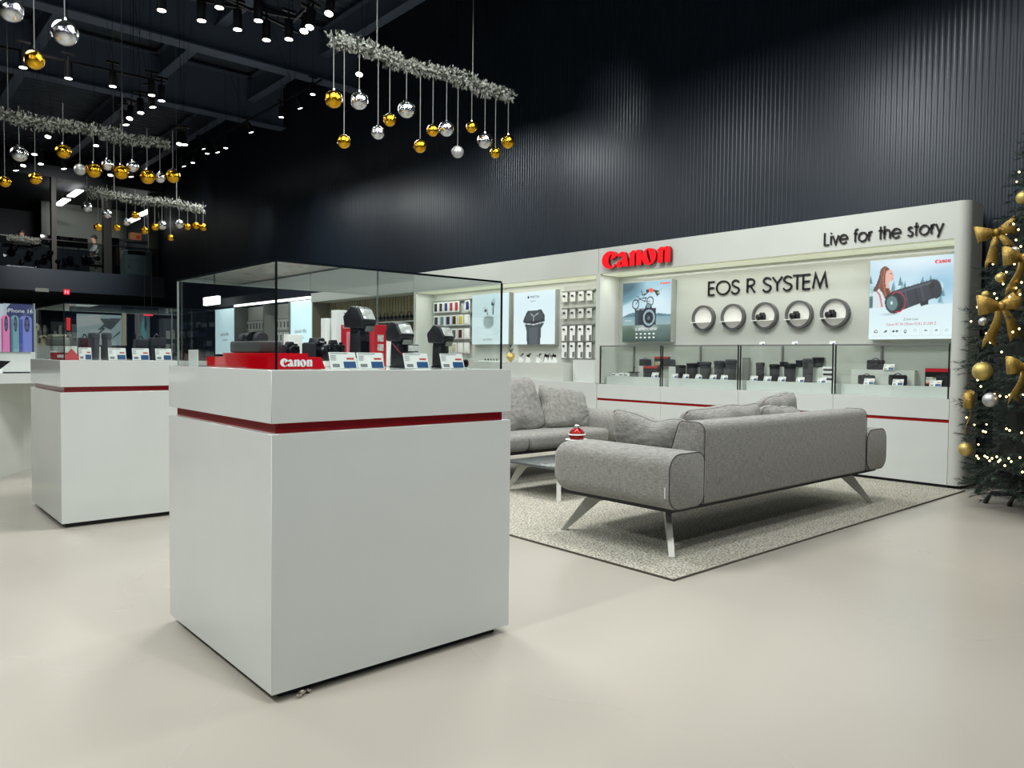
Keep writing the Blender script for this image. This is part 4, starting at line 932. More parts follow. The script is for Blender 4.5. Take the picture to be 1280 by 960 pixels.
# flashes
def make_flash(second=False):
    t = thing('camera_flash', 'x', 'flash')
    MB().box(-0.035, 0.035, 0, 0.012, -0.03, 0.03).build('foot', BLACKM, t, bevel=0.003)
    MB().prism([(-0.038, 0.012), (0.038, 0.012), (0.034, 0.115), (-0.034, 0.115)], -0.024, 0.03).build('body', BLACK, t, bevel=0.006)
    MB().cyl((-0.036, 0.122, 0.004), (0.036, 0.122, 0.004), 0.022, n=16).build('hinge', BLACKM, t, smooth=True)
    H = Matrix.Translation((0, 0.128, 0.0))
    side = [(-0.05, -0.002), (0.046, -0.004), (0.058, 0.026), (0.028, 0.082), (-0.012, 0.090), (-0.058, 0.045)]
    vs = [H@Vector((sx*(0.046 if z_ > -0.02 else 0.040), y_, z_)) for sx in (-1, 1) for z_, y_ in side]; n_ = len(side)
    MB().add(vs, [tuple(range(n_)), tuple(range(2*n_-1, n_-1, -1))]+[(i, i+n_, (i+1) % n_+n_, (i+1) % n_) for i in range(n_)]).build('head', BLACK, t, bevel=0.007)
    FW = mat('flash_window', (205, 208, 204), 0.12, coat=1.0, var=0.3, scale=40)
    HW = H@Matrix.Translation((0, 0.054, 0.043))@Matrix.Rotation(-math.atan2(0.030, 0.056), 4, 'X')
    MB().box(-0.037, 0.037, -0.024, 0.024, 0.0, 0.0035).build('flash_window', FW, t, M=HW, bevel=0.001)
    MB().box(-0.026, 0.026, 0.002, 0.024, 0.0515, 0.0555).build('catch_panel', GREYM, t, M=H@Matrix.Rotation(0.35, 4, 'X'))
    if second: MB().box(0.0, 0.075, 0.075, 0.112, 0.02, 0.055).build('small_head', BLACKM, t, bevel=0.004); MB().box(0.006, 0.07, 0.08, 0.107, 0.055, 0.058).build('small_window', FW, t)
    else: MB().box(-0.024, 0.024, 0.02, 0.07, 0.0302, 0.033).build('dark_panel', BLACKG, t)
    return t
f1 = make_flash(); f1.matrix_world = F(449, 3.05, ZC+0.045, 0.35)@Matrix.Scale(1.08, 4); f1['label'] = 'largest black flash unit with tilted head, left of three in the foreground showcase'; f1['group'] = 'camera flashes'
tag(box('white_block', WHITE, (f1.location.x-0.07, f1.location.x+0.07, 3.0, 3.10, ZC, ZC+0.045)), 'white block under the largest flash', 'riser')
f2 = make_flash(True); f2.matrix_world = F(499, 2.98, ZC, 0.15)@Matrix.Scale(0.98, 4); f2['label'] = 'black flash unit with a second small head, middle of three'; f2['group'] = 'camera flashes'
MB().tube([(-0.041, 0.115, 0.0), (-0.034, 0.08, 0.034), (0.0, 0.055, 0.035), (0.034, 0.04, 0.034)], 0.0018, 5).build('red_seam', REDC, f2)
f3 = dup(f1, F(550, 2.98, ZC, 0.3)@Matrix.Scale(0.95, 4), 'black flash unit at the right end, head tilted, right of three', 'camera flashes')
camera_thing('dark rounded device behind the rightmost price card', F(572, 3.02, ZC, 0.2), 0.55, name='flash_trigger')
# packaging
def pack(name, label, px0, px1, ytop, Y, m, d=0.05):
    a, b = hy(px0, 460, Y), hy(px1, 460, Y); h = hy((px0+px1)/2, ytop, Y).z-ZC
    t = thing(name, label, 'box', frame((a.x, Y, ZC), (1, 0, 0))); w = b.x-a.x
    box('carton', m, (0, w, 0, h, -d, 0), t, 0.002); return t, w, h
t, w, h = pack('lens_box', 'tall white box with vertical lettering left of the red blister', 407, 422, 398, 3.42, WCARD)
text_obj('Canon', 0.018, GREYT, t, M=Matrix.Translation((w*0.6, h*0.45, 0.001))@Matrix.Rotation(math.pi/2, 4, 'Z'), name='printed_text')
t, w, h = pack('hanging_box', 'white hanging card box with red blister panel behind the largest flash', 420, 447, 388, 3.36, WCARD)
box('red_panel', REDC, (w*0.22, w, 0, h*0.74, 0, 0.004), t, 0.003); box('clear_blister', mat('pale_pink_blister', (206, 120, 128), 0.12), (w*0.42, w*0.98, h*0.05, h*0.62, 0.004, 0.02), t, 0.006); box('hang_slot', GREYT, (w*0.35, w*0.65, h*0.93, h*0.955, 0, 0.001), t)
text_obj('Canon', 0.012, WTXT, t, w*0.28, h*0.68, 0.0045, name='printed_text')
t, w, h = pack('accessory_box', 'narrow red box with small white picture squares right of the largest flash', 468, 483, 406, 3.30, REDC)
for k, f in enumerate((0.60, 0.38, 0.16)): box('picture_square', mat('pale_photo_print', (190, 186, 176), 0.4, var=0.4, scale=60), (w*0.25, w*0.75, h*f, h*(f+0.16), 0, 0.001), t)
t, w, h = pack('accessory_box', 'pale grey box behind the middle flash', 486, 500, 412, 3.5, WCARD)
t, w, h = pack('accessory_box', 'white printed box behind the cameras at the left', 360, 378, 418, 3.5, WCARD)
tag(box('price_sign', WCARD, (1.235, 1.24, 3.60, 3.72, ZC, ZC+0.075)), 'small white sign leaning at the far left corner of the foreground showcase', 'sign')
# price cards in foreground
for k, (a, b, l) in enumerate([(414, 447, 'leftmost'), (449, 481, 'second from left'), (507, 537, 'second from right'), (553, 581, 'rightmost')]):
    p = hy((a+b)/2, 460, 2.79); w = hy(b, 460, 2.79).x-hy(a, 460, 2.79).x
    card(frame((p.x, 2.79, ZC+0.002), (1, 0, 0))@Matrix.Diagonal((w/0.1, 1.14, 1, 1)), 'white price card with blue patch at the front of the foreground showcase, '+l, 'price cards in the foreground showcase')

# -------- contents of the rear counter's cover
def G(px_, Y, z=ZC): p = hy(px_, 445, Y); return frame((p.x, Y, z), (1, 0, 0))
for k, (a, b, l) in enumerate([(99, 115, 'leftmost'), (136, 158, 'second from left'), (166, 187, 'second from right'), (195, 215, 'rightmost')]):
    p = hy((a+b)/2, 445, 6.46); w = hy(b, 445, 6.46).x-hy(a, 445, 6.46).x
    card(frame((p.x, 6.46, ZC+0.002), (1, 0, 0))@Matrix.Diagonal((w/0.1, 1.6, 1, 1)), 'white price card with blue patch at the front of the rear showcase, '+l, 'price cards in the rear showcase')
def plain_bag(name, label, px0, px1, ytop, Y, m, cat='camera bag', d=0.12):
    a, b = hy(px0, 445, Y), hy(px1, 445, Y); h = hy((px0+px1)/2, ytop, Y).z-ZC; w = b.x-a.x
    return dup(BAG, frame(((a.x+b.x)/2, Y, ZC), (1, 0, 0))@Matrix.Diagonal((w, h, d*1.6, 1)), label, 'bags in the rear showcase')
plain_bag('bag', 'dark bag at the back left of the rear showcase', 98, 114, 417, 6.95, CLOTHG)
plain_bag('bag', 'black square bag right of centre in the rear showcase', 168, 184, 419, 6.85, CLOTHB)
plain_bag('bag', 'black square bag at the right in the rear showcase', 186, 206, 417, 6.85, CLOTHB)
for k, (a, b, yt, l) in enumerate([(110, 125, 416, 'left'), (127, 140, 416, 'right')]):
    t = dup(P2, Matrix.Identity(4), 'dark hooded lens pouch, %s one of the pair in the rear showcase' % l, 'pouches in the rear showcase')
    p = hy((a+b)/2, 445, 6.8); w = hy(b, 445, 6.8).x-hy(a, 445, 6.8).x; h = hy(a, yt, 6.8).z-ZC
    t.matrix_world = Matrix.Translation((p.x, 6.8, ZC))@Matrix.Diagonal((w, w, h, 1))
t = thing('red_box', 'dark red printed box at the left end of the rear showcase', 'box', G(66, 6.7)); box('carton', mat('wine_red_card', (120, 16, 24), 0.4), (0, 0.13, 0, 0.055, -0.1, 0), t, 0.003); box('printed_label', WCARD, (0.03, 0.075, 0.015, 0.04, 0, 0.001), t)
t = thing('folded_red_card', 'bright red folded card left of the first price card in the rear showcase', 'card', G(90, 6.6)); MB().prism([(-0.06, 0), (0.07, 0), (0.0, 0.085)], -0.03, 0).build('card', REDC, t)
t = thing('clear_box', 'clear acrylic box standing on the dark red printed box', 'box', G(66, 6.7, ZC+0.056)); box('pane', GLASS, (0, 0.13, 0, 0.14, -0.1, 0), t)
box('white_base', WCARD, (0.0, 0.13, 0, 0.012, -0.1, 0), t)

# ================================================================== LEFT TABLE WITH PHONE STAND
zt_ = hy(20, 466, 9.4).z
t = thing('display_table', 'white display table with panel base at the left edge', 'table', (0, 0, 0))
A = hz(0, 598, 0); B = hz(30, 588, 0); C_ = hz(43, 585.5, 0)
d0 = (A-B).normalized(); n0_ = Vector((-d0.y, d0.x, 0)); 
base = [tuple(A+d0*1.2)[:2], tuple(B)[:2], tuple(C_)[:2], (C_.x+0.5, C_.y+0.45), (C_.x+0.2, C_.y+0.9), (A.x-1.6, A.y+1.2)]
MB().prism(base, 0.0, zt_-0.10).build('panel_base', WHITEM, t)
tl = hy(-60, 467, 9.05); top = [(A.x-1.9, 9.05), (hy(60, 466, 9.05).x+0.35, 9.05), (hy(60, 466, 9.05).x+0.7, 10.8), (A.x-1.9, 10.8)]
MB().prism(top, zt_-0.10, zt_).build('table_top', WHITE, t)
t = thing('phone_block', 'white block with a clear cover showing a phone advertisement', 'display stand', frame((hy(-34, 460, 9.3).x, 9.3, zt_), (1, 0, 0)))
w = hy(39, 460, 9.3).x-hy(-34, 460, 9.3).x; zb_ = hy(20, 440, 9.3).z-zt_; zt2 = hy(20, 380, 9.3).z-zt_
box('white_block', WHITE, (0, w, 0, zb_, -0.35, 0), t, 0.004); box('dark_gap', DARKP, (0, w-0.01, -0.0, 0.012, -0.3, 0.002), t)
t2 = thing('phone_poster', 'blue advertisement with pink, teal and blue phones inside a clear cover', 'poster', frame((hy(-34, 440, 9.28).x, 9.28, zt_+zb_), (1, 0, 0)))
im = Img(150, 120, (196, 208, 220)); im.poly([(0.0, 0.0), (0.62, 0.0), (1, 0), (1, 0.35), (0.55, 0.35), (0.52, 0.12), (0.56, 0.06), (0.7, 0.02)], (40, 46, 92)); im.rect(0.55, 0.0, 1.0, 1.0, (46, 52, 104)); im.poly([(0.5, 0), (0.62, 0), (0.55, 0.1), (0.56, 0.3), (0.5, 0.3)], (186, 196, 206)); im.poly([(0.8, 0.24), (1, 0.02), (1, 0.2)], (96, 104, 140), 0.7)
for (a, b, c1, c2) in ((0.46, 0.6, (196, 84, 150), (228, 130, 186)), (0.62, 0.75, (72, 126, 142), (116, 166, 176)), (0.77, 0.97, (70, 80, 168), (120, 136, 214))):
    im.rect(a, 0.3, b, 1.0, c2); im.ell((a+b)/2, 0.31, (b-a)/2, 0.07, c2); im.rect(a, 0.32, a+(b-a)*0.25, 1.0, c1); im.ell(a+(b-a)*0.6, 0.42, (b-a)*0.22, 0.16, (30, 32, 56)); im.ell(a+(b-a)*0.6, 0.37, (b-a)*0.15, 0.055, (84, 92, 130)); im.ell(a+(b-a)*0.6, 0.48, (b-a)*0.15, 0.055, (84, 92, 130))
w2 = w+0.02; h2 = zt2-zb_
link('printed_face', im.mesh('printed_face', w2, h2, print_mat('backlit_soft_print', 0.75)), t2, Matrix.Translation((0, 0, 0.0)))
box('backing', WCARD, (0, w2, 0, h2, -0.03, -0.002), t2); box('clear_cover', GLASS, (-0.01, w2+0.012, 0, h2+0.012, 0.01, 0.016), t2); box('cover_edge', GLASSL, (w2+0.002, w2+0.014, 0, h2+0.012, -0.03, 0.016), t2)
text_obj('iPhone 16', h2*0.085, WTXT, t2, w2*0.55, h2*0.82, 0.002, name='printed_text')
t = thing('tablet', 'dark tablet on a small white stand at the left table edge', 'tablet', frame((hy(-14, 467, 9.1).x, 9.12, zt_), (1, 0, 0)))
MB().box(-0.02, 0.12, 0, 0.05, -0.05, -0.0).build('stand', WCARD, t, bevel=0.005); MB().prism([(-0.12, 0.055), (0.1, 0.045), (0.19, 0.125), (-0.03, 0.135)], -0.008, 0.0).build('screen', BLACKG, t)
# small white upright gadgets between the counters
t = thing('demo_stand', 'white demo stand with upright pale devices left of the rear showcase', 'display stand', (hy(44, 440, 11.2).x-0.25, 11.2, 0))
box('pedestal', WHITE, (0, 1.0, 0, 0.6, 0, hy(44, 432, 11.2).z), t)
zz = hy(44, 432, 11.2).z
for k, (px_, yt, r_) in enumerate(((43.5, 404, 0.055), (54, 419, 0.05), (71, 418, 0.12))):
    p = hy(px_, 430, 11.3); h = hy(px_, yt, 11.3).z-zz
    g = thing('handheld_vacuum' if k == 0 else 'small_appliance', ['tall pale upright appliance with round head beside the phone advertisement', 'short pale appliance right of the tall one', 'wide grey boxy appliance behind the rear showcase'][k], 'appliance', (p.x, 11.3, zz))
    if k < 2: MB().lathe([(r_*1.2, 0), (r_*1.2, 0.02), (r_*0.6, 0.03), (r_*0.55, h*0.65), (r_*0.9, h*0.7), (r_, h*0.85), (r_*0.7, h*0.97), (0.01, h)], 16).build('body', mat('ivory_plastic', (206, 200, 176), 0.3), g, smooth=True); MB().sphere((0, -r_*0.9, h*0.82), r_*0.35, 10, 6).build('dial', BLACKM, g, smooth=True)
    else: MB().box(-0.13, 0.13, -0.1, 0.1, 0, h*0.75).build('body', GREYM, g, bevel=0.02); MB().box(-0.1, 0.1, -0.08, 0.08, h*0.75, h).build('top_unit', mat('ivory_plastic', (206, 200, 176)), g, bevel=0.02)

# ================================================================== RUG
def rug_mat():
    m = mat('speckled_grey_pile', (150, 148, 136), 0.95)
    N = m.node_tree.nodes; K = m.node_tree.links; b = N['Principled BSDF']; tc = N.new('ShaderNodeTexCoord')
    n1 = N.new('ShaderNodeTexNoise'); n1.inputs['Scale'].default_value = 70; n1.inputs['Detail'].default_value = 4
    n2 = N.new('ShaderNodeTexVoronoi'); n2.inputs['Scale'].default_value = 60
    r = N.new('ShaderNodeValToRGB'); r.color_ramp.elements[0].position = 0.36; r.color_ramp.elements[1].position = 0.62
    r.color_ramp.elements[0].color = L3((108, 106, 98)); r.color_ramp.elements[1].color = L3((202, 198, 182))
    K.new(tc.outputs['Object'], n1.inputs['Vector']); K.new(tc.outputs['Object'], n2.inputs['Vector'])
    K.new(n1.outputs[0], r.inputs[0]); K.new(r.outputs[0], b.inputs['Base Color'])
    bp = N.new('ShaderNodeBump'); bp.inputs['Strength'].default_value = 0.8; bp.inputs['Distance'].default_value = 0.01
    K.new(n2.outputs['Distance'], bp.inputs['Height']); K.new(bp.outputs[0], b.inputs['Normal']); return m
t = thing('rug', 'speckled grey beige low-pile rug under the sofas', 'rug', (3.62, 2.65, 0))
box('pile', rug_mat(), (0.006, 4.81, 0.006, 4.7, 0.0, 0.012), t)
EDG = mat('rug_binding', (92, 88, 78), 0.9)
box('binding', EDG, (0, 4.82, 0, 0.006, 0, 0.0125), t); box('binding', EDG, (0, 0.006, 0.006, 4.7, 0, 0.0125), t)

# ================================================================== SOFAS
def fabric():
    m = mat('grey_woven_fabric', (132, 131, 124), 0.92)
    N = m.node_tree.nodes; K = m.node_tree.links; b = N['Principled BSDF']; tc = N.new('ShaderNodeTexCoord')
    outs = []
    for st in ((1, 0.09, 1), (0.09, 1, 0.09)):
        mp = N.new('ShaderNodeMapping'); mp.inputs['Scale'].default_value = st
        if st[0] == 1: mp.inputs['Scale'].default_value = (1, 1, 0.08)
        else: mp.inputs['Scale'].default_value = (0.1, 0.1, 1)
        nz = N.new('ShaderNodeTexNoise'); nz.inputs['Scale'].default_value = 230; nz.inputs['Detail'].default_value = 2
        K.new(tc.outputs['Object'], mp.inputs[0]); K.new(mp.outputs[0], nz.inputs['Vector']); outs.append(nz)
    ad = N.new('ShaderNodeMath'); ad.operation = 'ADD'; K.new(outs[0].outputs[0], ad.inputs[0]); K.new(outs[1].outputs[0], ad.inputs[1])
    r = N.new('ShaderNodeValToRGB'); r.color_ramp.elements[0].position = 0.70; r.color_ramp.elements[1].position = 1.28
    r.color_ramp.elements[1].position = 1.0
    mu = N.new('ShaderNodeMath'); mu.operation = 'MULTIPLY'; mu.inputs[1].default_value = 0.5; K.new(ad.outputs[0], mu.inputs[0])
    r.color_ramp.elements[0].position = 0.38; r.color_ramp.elements[1].position = 0.62
    r.color_ramp.elements[0].color = L3((112, 112, 109)); r.color_ramp.elements[1].color = L3((156, 155, 148))
    K.new(mu.outputs[0], r.inputs[0]); K.new(r.outputs[0], b.inputs['Base Color'])
    bp = N.new('ShaderNodeBump'); bp.inputs['Strength'].default_value = 0.35; bp.inputs['Distance'].default_value = 0.004
    K.new(mu.outputs[0], bp.inputs['Height']); K.new(bp.outputs[0], b.inputs['Normal']); b.inputs['Sheen Weight'].default_value = 0.15; return m
FAB = fabric(); PIPE = mat('dark_piping', (52, 52, 52), 0.8)
def rounded(name, m, dims, parent, rs, M=None, puff=0.0, subd=0):
    """box whose edges get radius rs(edge direction, midpoint) ; soft upholstery"""
    x0, x1, y0, y1, z0, z1 = dims
    me = MB().box(*dims).mesh(name, m); bm = bmesh.new(); bm.from_mesh(me); bmesh.ops.recalc_face_normals(bm, faces=bm.faces)
    groups = {}; bw = bm.edges.layers.float.new('bevel_weight_edge')
    for e in bm.edges:
        a, b = e.verts; mid = (a.co+b.co)/2; r_ = rs(mid, (b.co-a.co).normalized()); groups.setdefault(r_, []).append(e)
    mx = max(groups)
    for r_, es in groups.items():
        for e in es: e[bw] = r_/mx
    bm.to_mesh(me); bm.free()
    o = link(name, me, parent, M)
    bv = o.modifiers.new('round', 'BEVEL'); bv.limit_method = 'WEIGHT'; bv.width = mx; bv.segments = 7; bv.use_clamp_overlap = True
    dg = bpy.context.evaluated_depsgraph_get(); dg.update(); me2 = bpy.data.meshes.new_from_object(o.evaluated_get(dg)); me2.name = name
    o.modifiers.clear(); o.data = me2; shade(me2, 60); return o
def rrect(x0, x1, z0, z1, r, n=6, rb=None):
    P = []
    rb = r if rb is None else rb
    for (cx, cz, a0, rr_) in ((x1-r, z1-r, 0, r), (x0+r, z1-r, 90, r), (x0+rb, z0+rb, 180, rb), (x1-rb, z0+rb, 270, rb)):
        for k in range(n+1):
            a = math.radians(a0+90*k/n); P.append((cx+rr_*math.cos(a), cz+rr_*math.sin(a)))
    return P
def make_sofa():
    t = thing('sofa', 'x', 'sofa', None)
    Lr, D = 3.24, 1.12; ra = 0.105
    for s_, (a, b) in enumerate(((0, 0.40), (Lr-0.40, Lr))):
        secs = [(0.0, 0.012), (0.004, 0.004), (0.014, 0.0), (D-0.17, 0.0)]+[(D-0.17+0.17*math.sin(math.radians(q)), 0.15*(1-math.cos(math.radians(q)))) for q in (15, 30, 45, 60, 72, 82, 90)]
        vs = []; fs = []; m_ = 0
        for (yy, ins) in secs:
            P = rrect(a+ins, b-ins, 0.315+ins*0.9, 0.68-ins*0.9, max(0.02, ra-ins*0.45), 7); m_ = len(P); vs += [(x, yy, z) for x, z in P]
        for q in range(len(secs)-1): fs += [(q*m_+k, q*m_+(k+1) % m_, (q+1)*m_+(k+1) % m_, (q+1)*m_+k) for k in range(m_)]
        fs += [tuple(range(m_)), tuple((len(secs)-1)*m_+k for k in range(m_-1, -1, -1))]
        arm = MB().add(vs, fs).build('armrest', FAB, t, smooth=True); shade(arm.data, 50)
        P = rrect(a+0.003, b-0.003, 0.318, 0.677, ra)
        MB().tube([(x, 0.004, z) for x, z in P], 0.0035, 5, True).build('piping', PIPE, arm, smooth=True)
    box('care_label', WCARD, (-0.006, -0.001, 0.03, 0.035, 0.40, 0.47), t)
    # backrest, trapezoid section
    prof = [(0.0, 0.32), (0.0, 0.80)]+[(0.06-0.06*math.cos(math.radians(a)), 0.80+0.065*math.sin(math.radians(a))) for a in range(15, 91, 15)]+[(0.17+0.05*math.sin(math.radians(a)), 0.815+0.05*math.cos(math.radians(a))) for a in range(0, 76, 15)]+[(0.34, 0.45), (0.34, 0.32)]
    x0, x1 = 0.37, Lr-0.42
    vs = [(x0, y, z) for y, z in prof]+[(x1, y, z) for y, z in prof]; n = len(prof)
    mb = MB().add(vs, [tuple(range(n)), tuple(range(2*n-1, n-1, -1))]+[(i, i+n, (i+1) % n+n, (i+1) % n) for i in range(n)])
    bk = mb.build('backrest', FAB, t, smooth=True, bevel=0.02)
    for xx in (x0+0.004, x1-0.004): MB().tube([(xx, y+ (0.0), z) for y, z in prof], 0.003, 5, True).build('piping', PIPE, bk, smooth=True)
    for k in range(2):
        a = 0.40+k*(Lr-0.8)/2; b = a+(Lr-0.8)/2
        rounded('seat_cushion', FAB, (a+0.004, b-0.004, 0.30, D+0.02, 0.33, 0.50), t, lambda mid, d: 0.06)
    box('base_frame', DARKP, (0.10, Lr-0.10, 0.05, D-0.08, 0.29, 0.325), t)
    poly_ = [(0.30, 0), (0.335, 0), (0.16, 0.235), (0.11, 0.278), (-0.14, 0.278), (-0.14, 0.262), (0.05, 0.225)]
    for (cx, cy, ang) in ((0.36, 0.30, -135), (0.36, D-0.28, 135), (Lr-0.36, 0.30, -45), (Lr-0.36, D-0.28, 45)):
        M = Matrix.Translation((cx, cy, 0))@Matrix.Rotation(math.radians(ang), 4, 'Z')@Matrix.Rotation(math.pi/2, 4, 'X')
        MB().prism(poly_, -0.02, 0.02, M).build('leg', CHROME, t)
    return t
S1 = make_sofa(); S1.matrix_world = T(3.90, 2.90, 0.0125); S1['label'] = 'grey woven sofa on steel legs seen from behind, on the rug in front'; S1['group'] = 'grey sofas'
S2 = dup(S1, Matrix.Translation((6.88, 6.78, 0.0125))@Matrix.Rotation(math.pi, 4, 'Z'), 'grey woven sofa facing the front one, beside the red-striped cabinets', 'grey sofas')
def pillow(label, w, h, d, M, seed, group='grey cushions', crease=1.0):
    rr_ = random.Random(seed); off = Vector((rr_.uniform(0, 50), 0, 0)); nu, nv = 34, 30; mb = MB(); vs = []; fs = []
    for side in (1, -1):
        for j in range(nv+1):
            for i in range(nu+1):
                u = 2*i/nu-1; v = 2*j/nv-1
                k = max(0, (1-abs(u)**4))**0.5*max(0, (1-abs(v)**3))**0.5
                ru = 1-0.07*(1-abs(v))**1.5-0.05*abs(v)**8; rv = 1-0.08*(1-abs(u))**1.5-0.05*abs(u)**8
                p = Vector((u*w/2*ru, v*h/2*rv, side*d/2*k))
                q = noise.noise(Vector((u*1.3+side, v*1.3, 0))+off)*0.02*crease
                e_ = noise.noise(Vector((u*1.6, v*1.6, side*3))+off)
                ph = (u*1.5+v*(2.5+2*abs(u)))*3.2+4.5*e_
                fold = (abs(math.sin(ph))**0.7-0.7)*0.014*crease*(0.25+0.9*max(abs(u), abs(v))**2)
                p.z += side*(q+fold)*min(1, k*1.3); p.y += noise.noise(Vector((u*1.5, v*0.8, 7))+off)*0.05*crease*(0.4+0.6*abs(v)); p.x += noise.noise(Vector((u*0.8, v*1.5, 17))+off)*0.03*crease; vs.append(p)
    n = (nu+1)*(nv+1)
    for s_ in range(2):
        for j in range(nv):
            for i in range(nu):
                a = s_*n+j*(nu+1)+i; q = (a, a+1, a+nu+2, a+nu+1); fs.append(q if s_ == 0 else q[::-1])
    t = thing('cushion', label, 'cushion', M, group)
    me = MB().add(vs, fs).mesh('cover', FAB); bm = bmesh.new(); bm.from_mesh(me); bmesh.ops.remove_doubles(bm, verts=bm.verts, dist=0.0008); bm.to_mesh(me); bm.free(); shade(me, 80)
    link('cover', me, t)
    e = [(-1+2*i/nu, -1) for i in range(nu)]+[(1, -1+2*j/nv) for j in range(nv)]+[(1-2*i/nu, 1) for i in range(nu)]+[(-1, 1-2*j/nv) for j in range(nv)]
    def ed(u, v): return Vector((u*w/2*(1-0.07*(1-abs(v))**1.5-0.05*abs(v)**8)+noise.noise(Vector((u*0.8, v*1.5, 17))+off)*0.03*crease, v*h/2*(1-0.08*(1-abs(u))**1.5-0.05*abs(u)**8)+noise.noise(Vector((u*1.5, v*0.8, 7))+off)*0.05*crease*(0.4+0.6*abs(v)), 0))
    MB().tube([ed(u, v) for u, v in e], 0.0028, 5, True).build('seam', FAB, t, smooth=True)
    return t
def P_(x, y, z, facing, lean, roll=0.0):
    """cushion centre; facing = direction angle of its front, lean back"""
    f = Vector((math.cos(facing), math.sin(facing), 0)); r = Vector((-f.y, f.x, 0))
    M = frame((x, y, z), r, (0, 0, 1)); return M@Matrix.Rotation(-lean, 4, 'X')@Matrix.Rotation(roll, 4, 'Z')
pillow('grey cushion leaning against the left armrest of the front sofa', 0.72, 0.50, 0.24, P_(4.52, 3.50, 0.655, 0.0, 0.42, 0.08), 1)
pillow('long grey cushion at the left end of the front sofa backrest', 1.02, 0.52, 0.30, P_(5.13, 3.38, 0.69, math.pi/2, 0.28, -0.03), 2)
pillow('grey cushion in the middle of the front sofa backrest', 0.66, 0.50, 0.28, P_(5.98, 3.36, 0.67, math.pi/2, 0.30, 0.02), 3)
pillow('grey cushion at the right end of the front sofa backrest', 0.66, 0.54, 0.26, P_(6.42, 3.62, 0.73, math.pi/2+0.1, 0.26, -0.14), 4)
pillow('large grey cushion at the left on the rear sofa', 0.74, 0.60, 0.24, P_(5.52, 6.20, 0.76, -math.pi/2, 0.34, 0.10), 5)
pillow('grey cushion beside the right armrest of the rear sofa', 0.66, 0.50, 0.22, P_(6.22, 6.12, 0.72, -math.pi/2-0.1, 0.42, -0.12), 6)
# coffee table
t = thing('coffee_table', 'low coffee table with dark grey top and steel legs between the sofas', 'table', (4.78, 4.78, 0.0125))
TT = mat('dark_slate_top', (92, 98, 98), 0.16)
box('table_top', TT, (0, 1.35, 0, 0.70, 0.275, 0.30), t, 0.004)
pl_ = [(0.22, 0), (0.25, 0), (0.13, 0.235), (0.07, 0.275), (-0.12, 0.275), (-0.12, 0.262), (0.04, 0.23)]
for (cx, cy, ang) in ((0.18, 0.16, -135), (0.18, 0.54, 135), (1.17, 0.16, -45), (1.17, 0.54, 45)):
    CHROMEB_ = CHROME; MB().prism(pl_, -0.02, 0.02, Matrix.Translation((cx, cy, 0))@Matrix.Rotation(math.radians(ang), 4, 'Z')@Matrix.Rotation(math.pi/2, 4, 'X')).build('leg', CHROMEB_, t)
p = hy(721, 551, 5.15); zt0 = 0.3135
t = thing('holiday_bowl', 'white footed bowl holding a red and silver bauble on the coffee table', 'ornament', (p.x, 5.15, zt0))
hb = p.z-zt0-0.02
MB().lathe([(0.07, 0), (0.075, 0.01), (0.025, 0.03), (0.02, hb*0.6), (0.05, hb*0.75), (0.115, hb+0.035), (0.105, hb+0.04), (0.04, hb*0.85)], 24).build('bowl', WCARD, t, smooth=True)
RB = mat('glossy_red_bauble', (150, 14, 22), 0.12, 0.4)
MB().sphere((0, 0, hb+0.075), 0.078, 24, 14).build('red_bauble', RB, t, smooth=True)
MB().sphere((0.0, 0, hb+0.155), 0.03, 14, 8).build('silver_bauble', CHROMEB, t, smooth=True)
MB().tube([(0.08*math.cos(a), 0.08*math.sin(a), hb+0.085) for a in [k*math.pi/8 for k in range(16)]], 0.008, 5, True).build('white_ring', WCARD, t)
p = hy(746, 555, 5.3); o = MB().sphere((0, 0, 0.035), 0.035).build('red_bauble', RB, None, smooth=True); o.location = (p.x, 5.3, zt0); tag(o, 'small red bauble on the coffee table beside the bowl', 'bauble')

# ================================================================== CHRISTMAS TREE
TC = Vector((8.02, 1.47, 0)); 
NEED = mat('dark_fir_needles', (20, 40, 31), 0.65, var=0.45, scale=12); NEED2 = mat('pale_fir_tips', (58, 80, 70), 0.7)
def trad(z):
    if z < 1.6: return 1.02
    return max(0.05, 1.02*(5.6-z)/4.0)
t = thing('christmas_tree', 'tall dark green artificial christmas tree with gold bows at the right edge', 'christmas tree', TC)
rr = random.Random(11)
def tuft(V, Fc, p, d, Ln, nn, nl, w):
    a = d.orthogonal().normalized(); b = d.cross(a)
    for k in range(nn):
        s_ = (k+rr.random())/nn; base_ = p+d*(Ln*s_); an = rr.uniform(0, 6.283)
        out = (a*math.cos(an)+b*math.sin(an))*0.85+d*0.75; out.normalize(); tip = base_+out*nl*rr.uniform(0.7, 1.1)
        sd = out.cross(d).normalized()*w; i = len(V); V += [base_-sd, base_+sd, tip]; Fc.append((i, i+1, i+2))
Vn, Fn, Vt, Ft, Br = [], [], [], [], MB()
z = 0.30
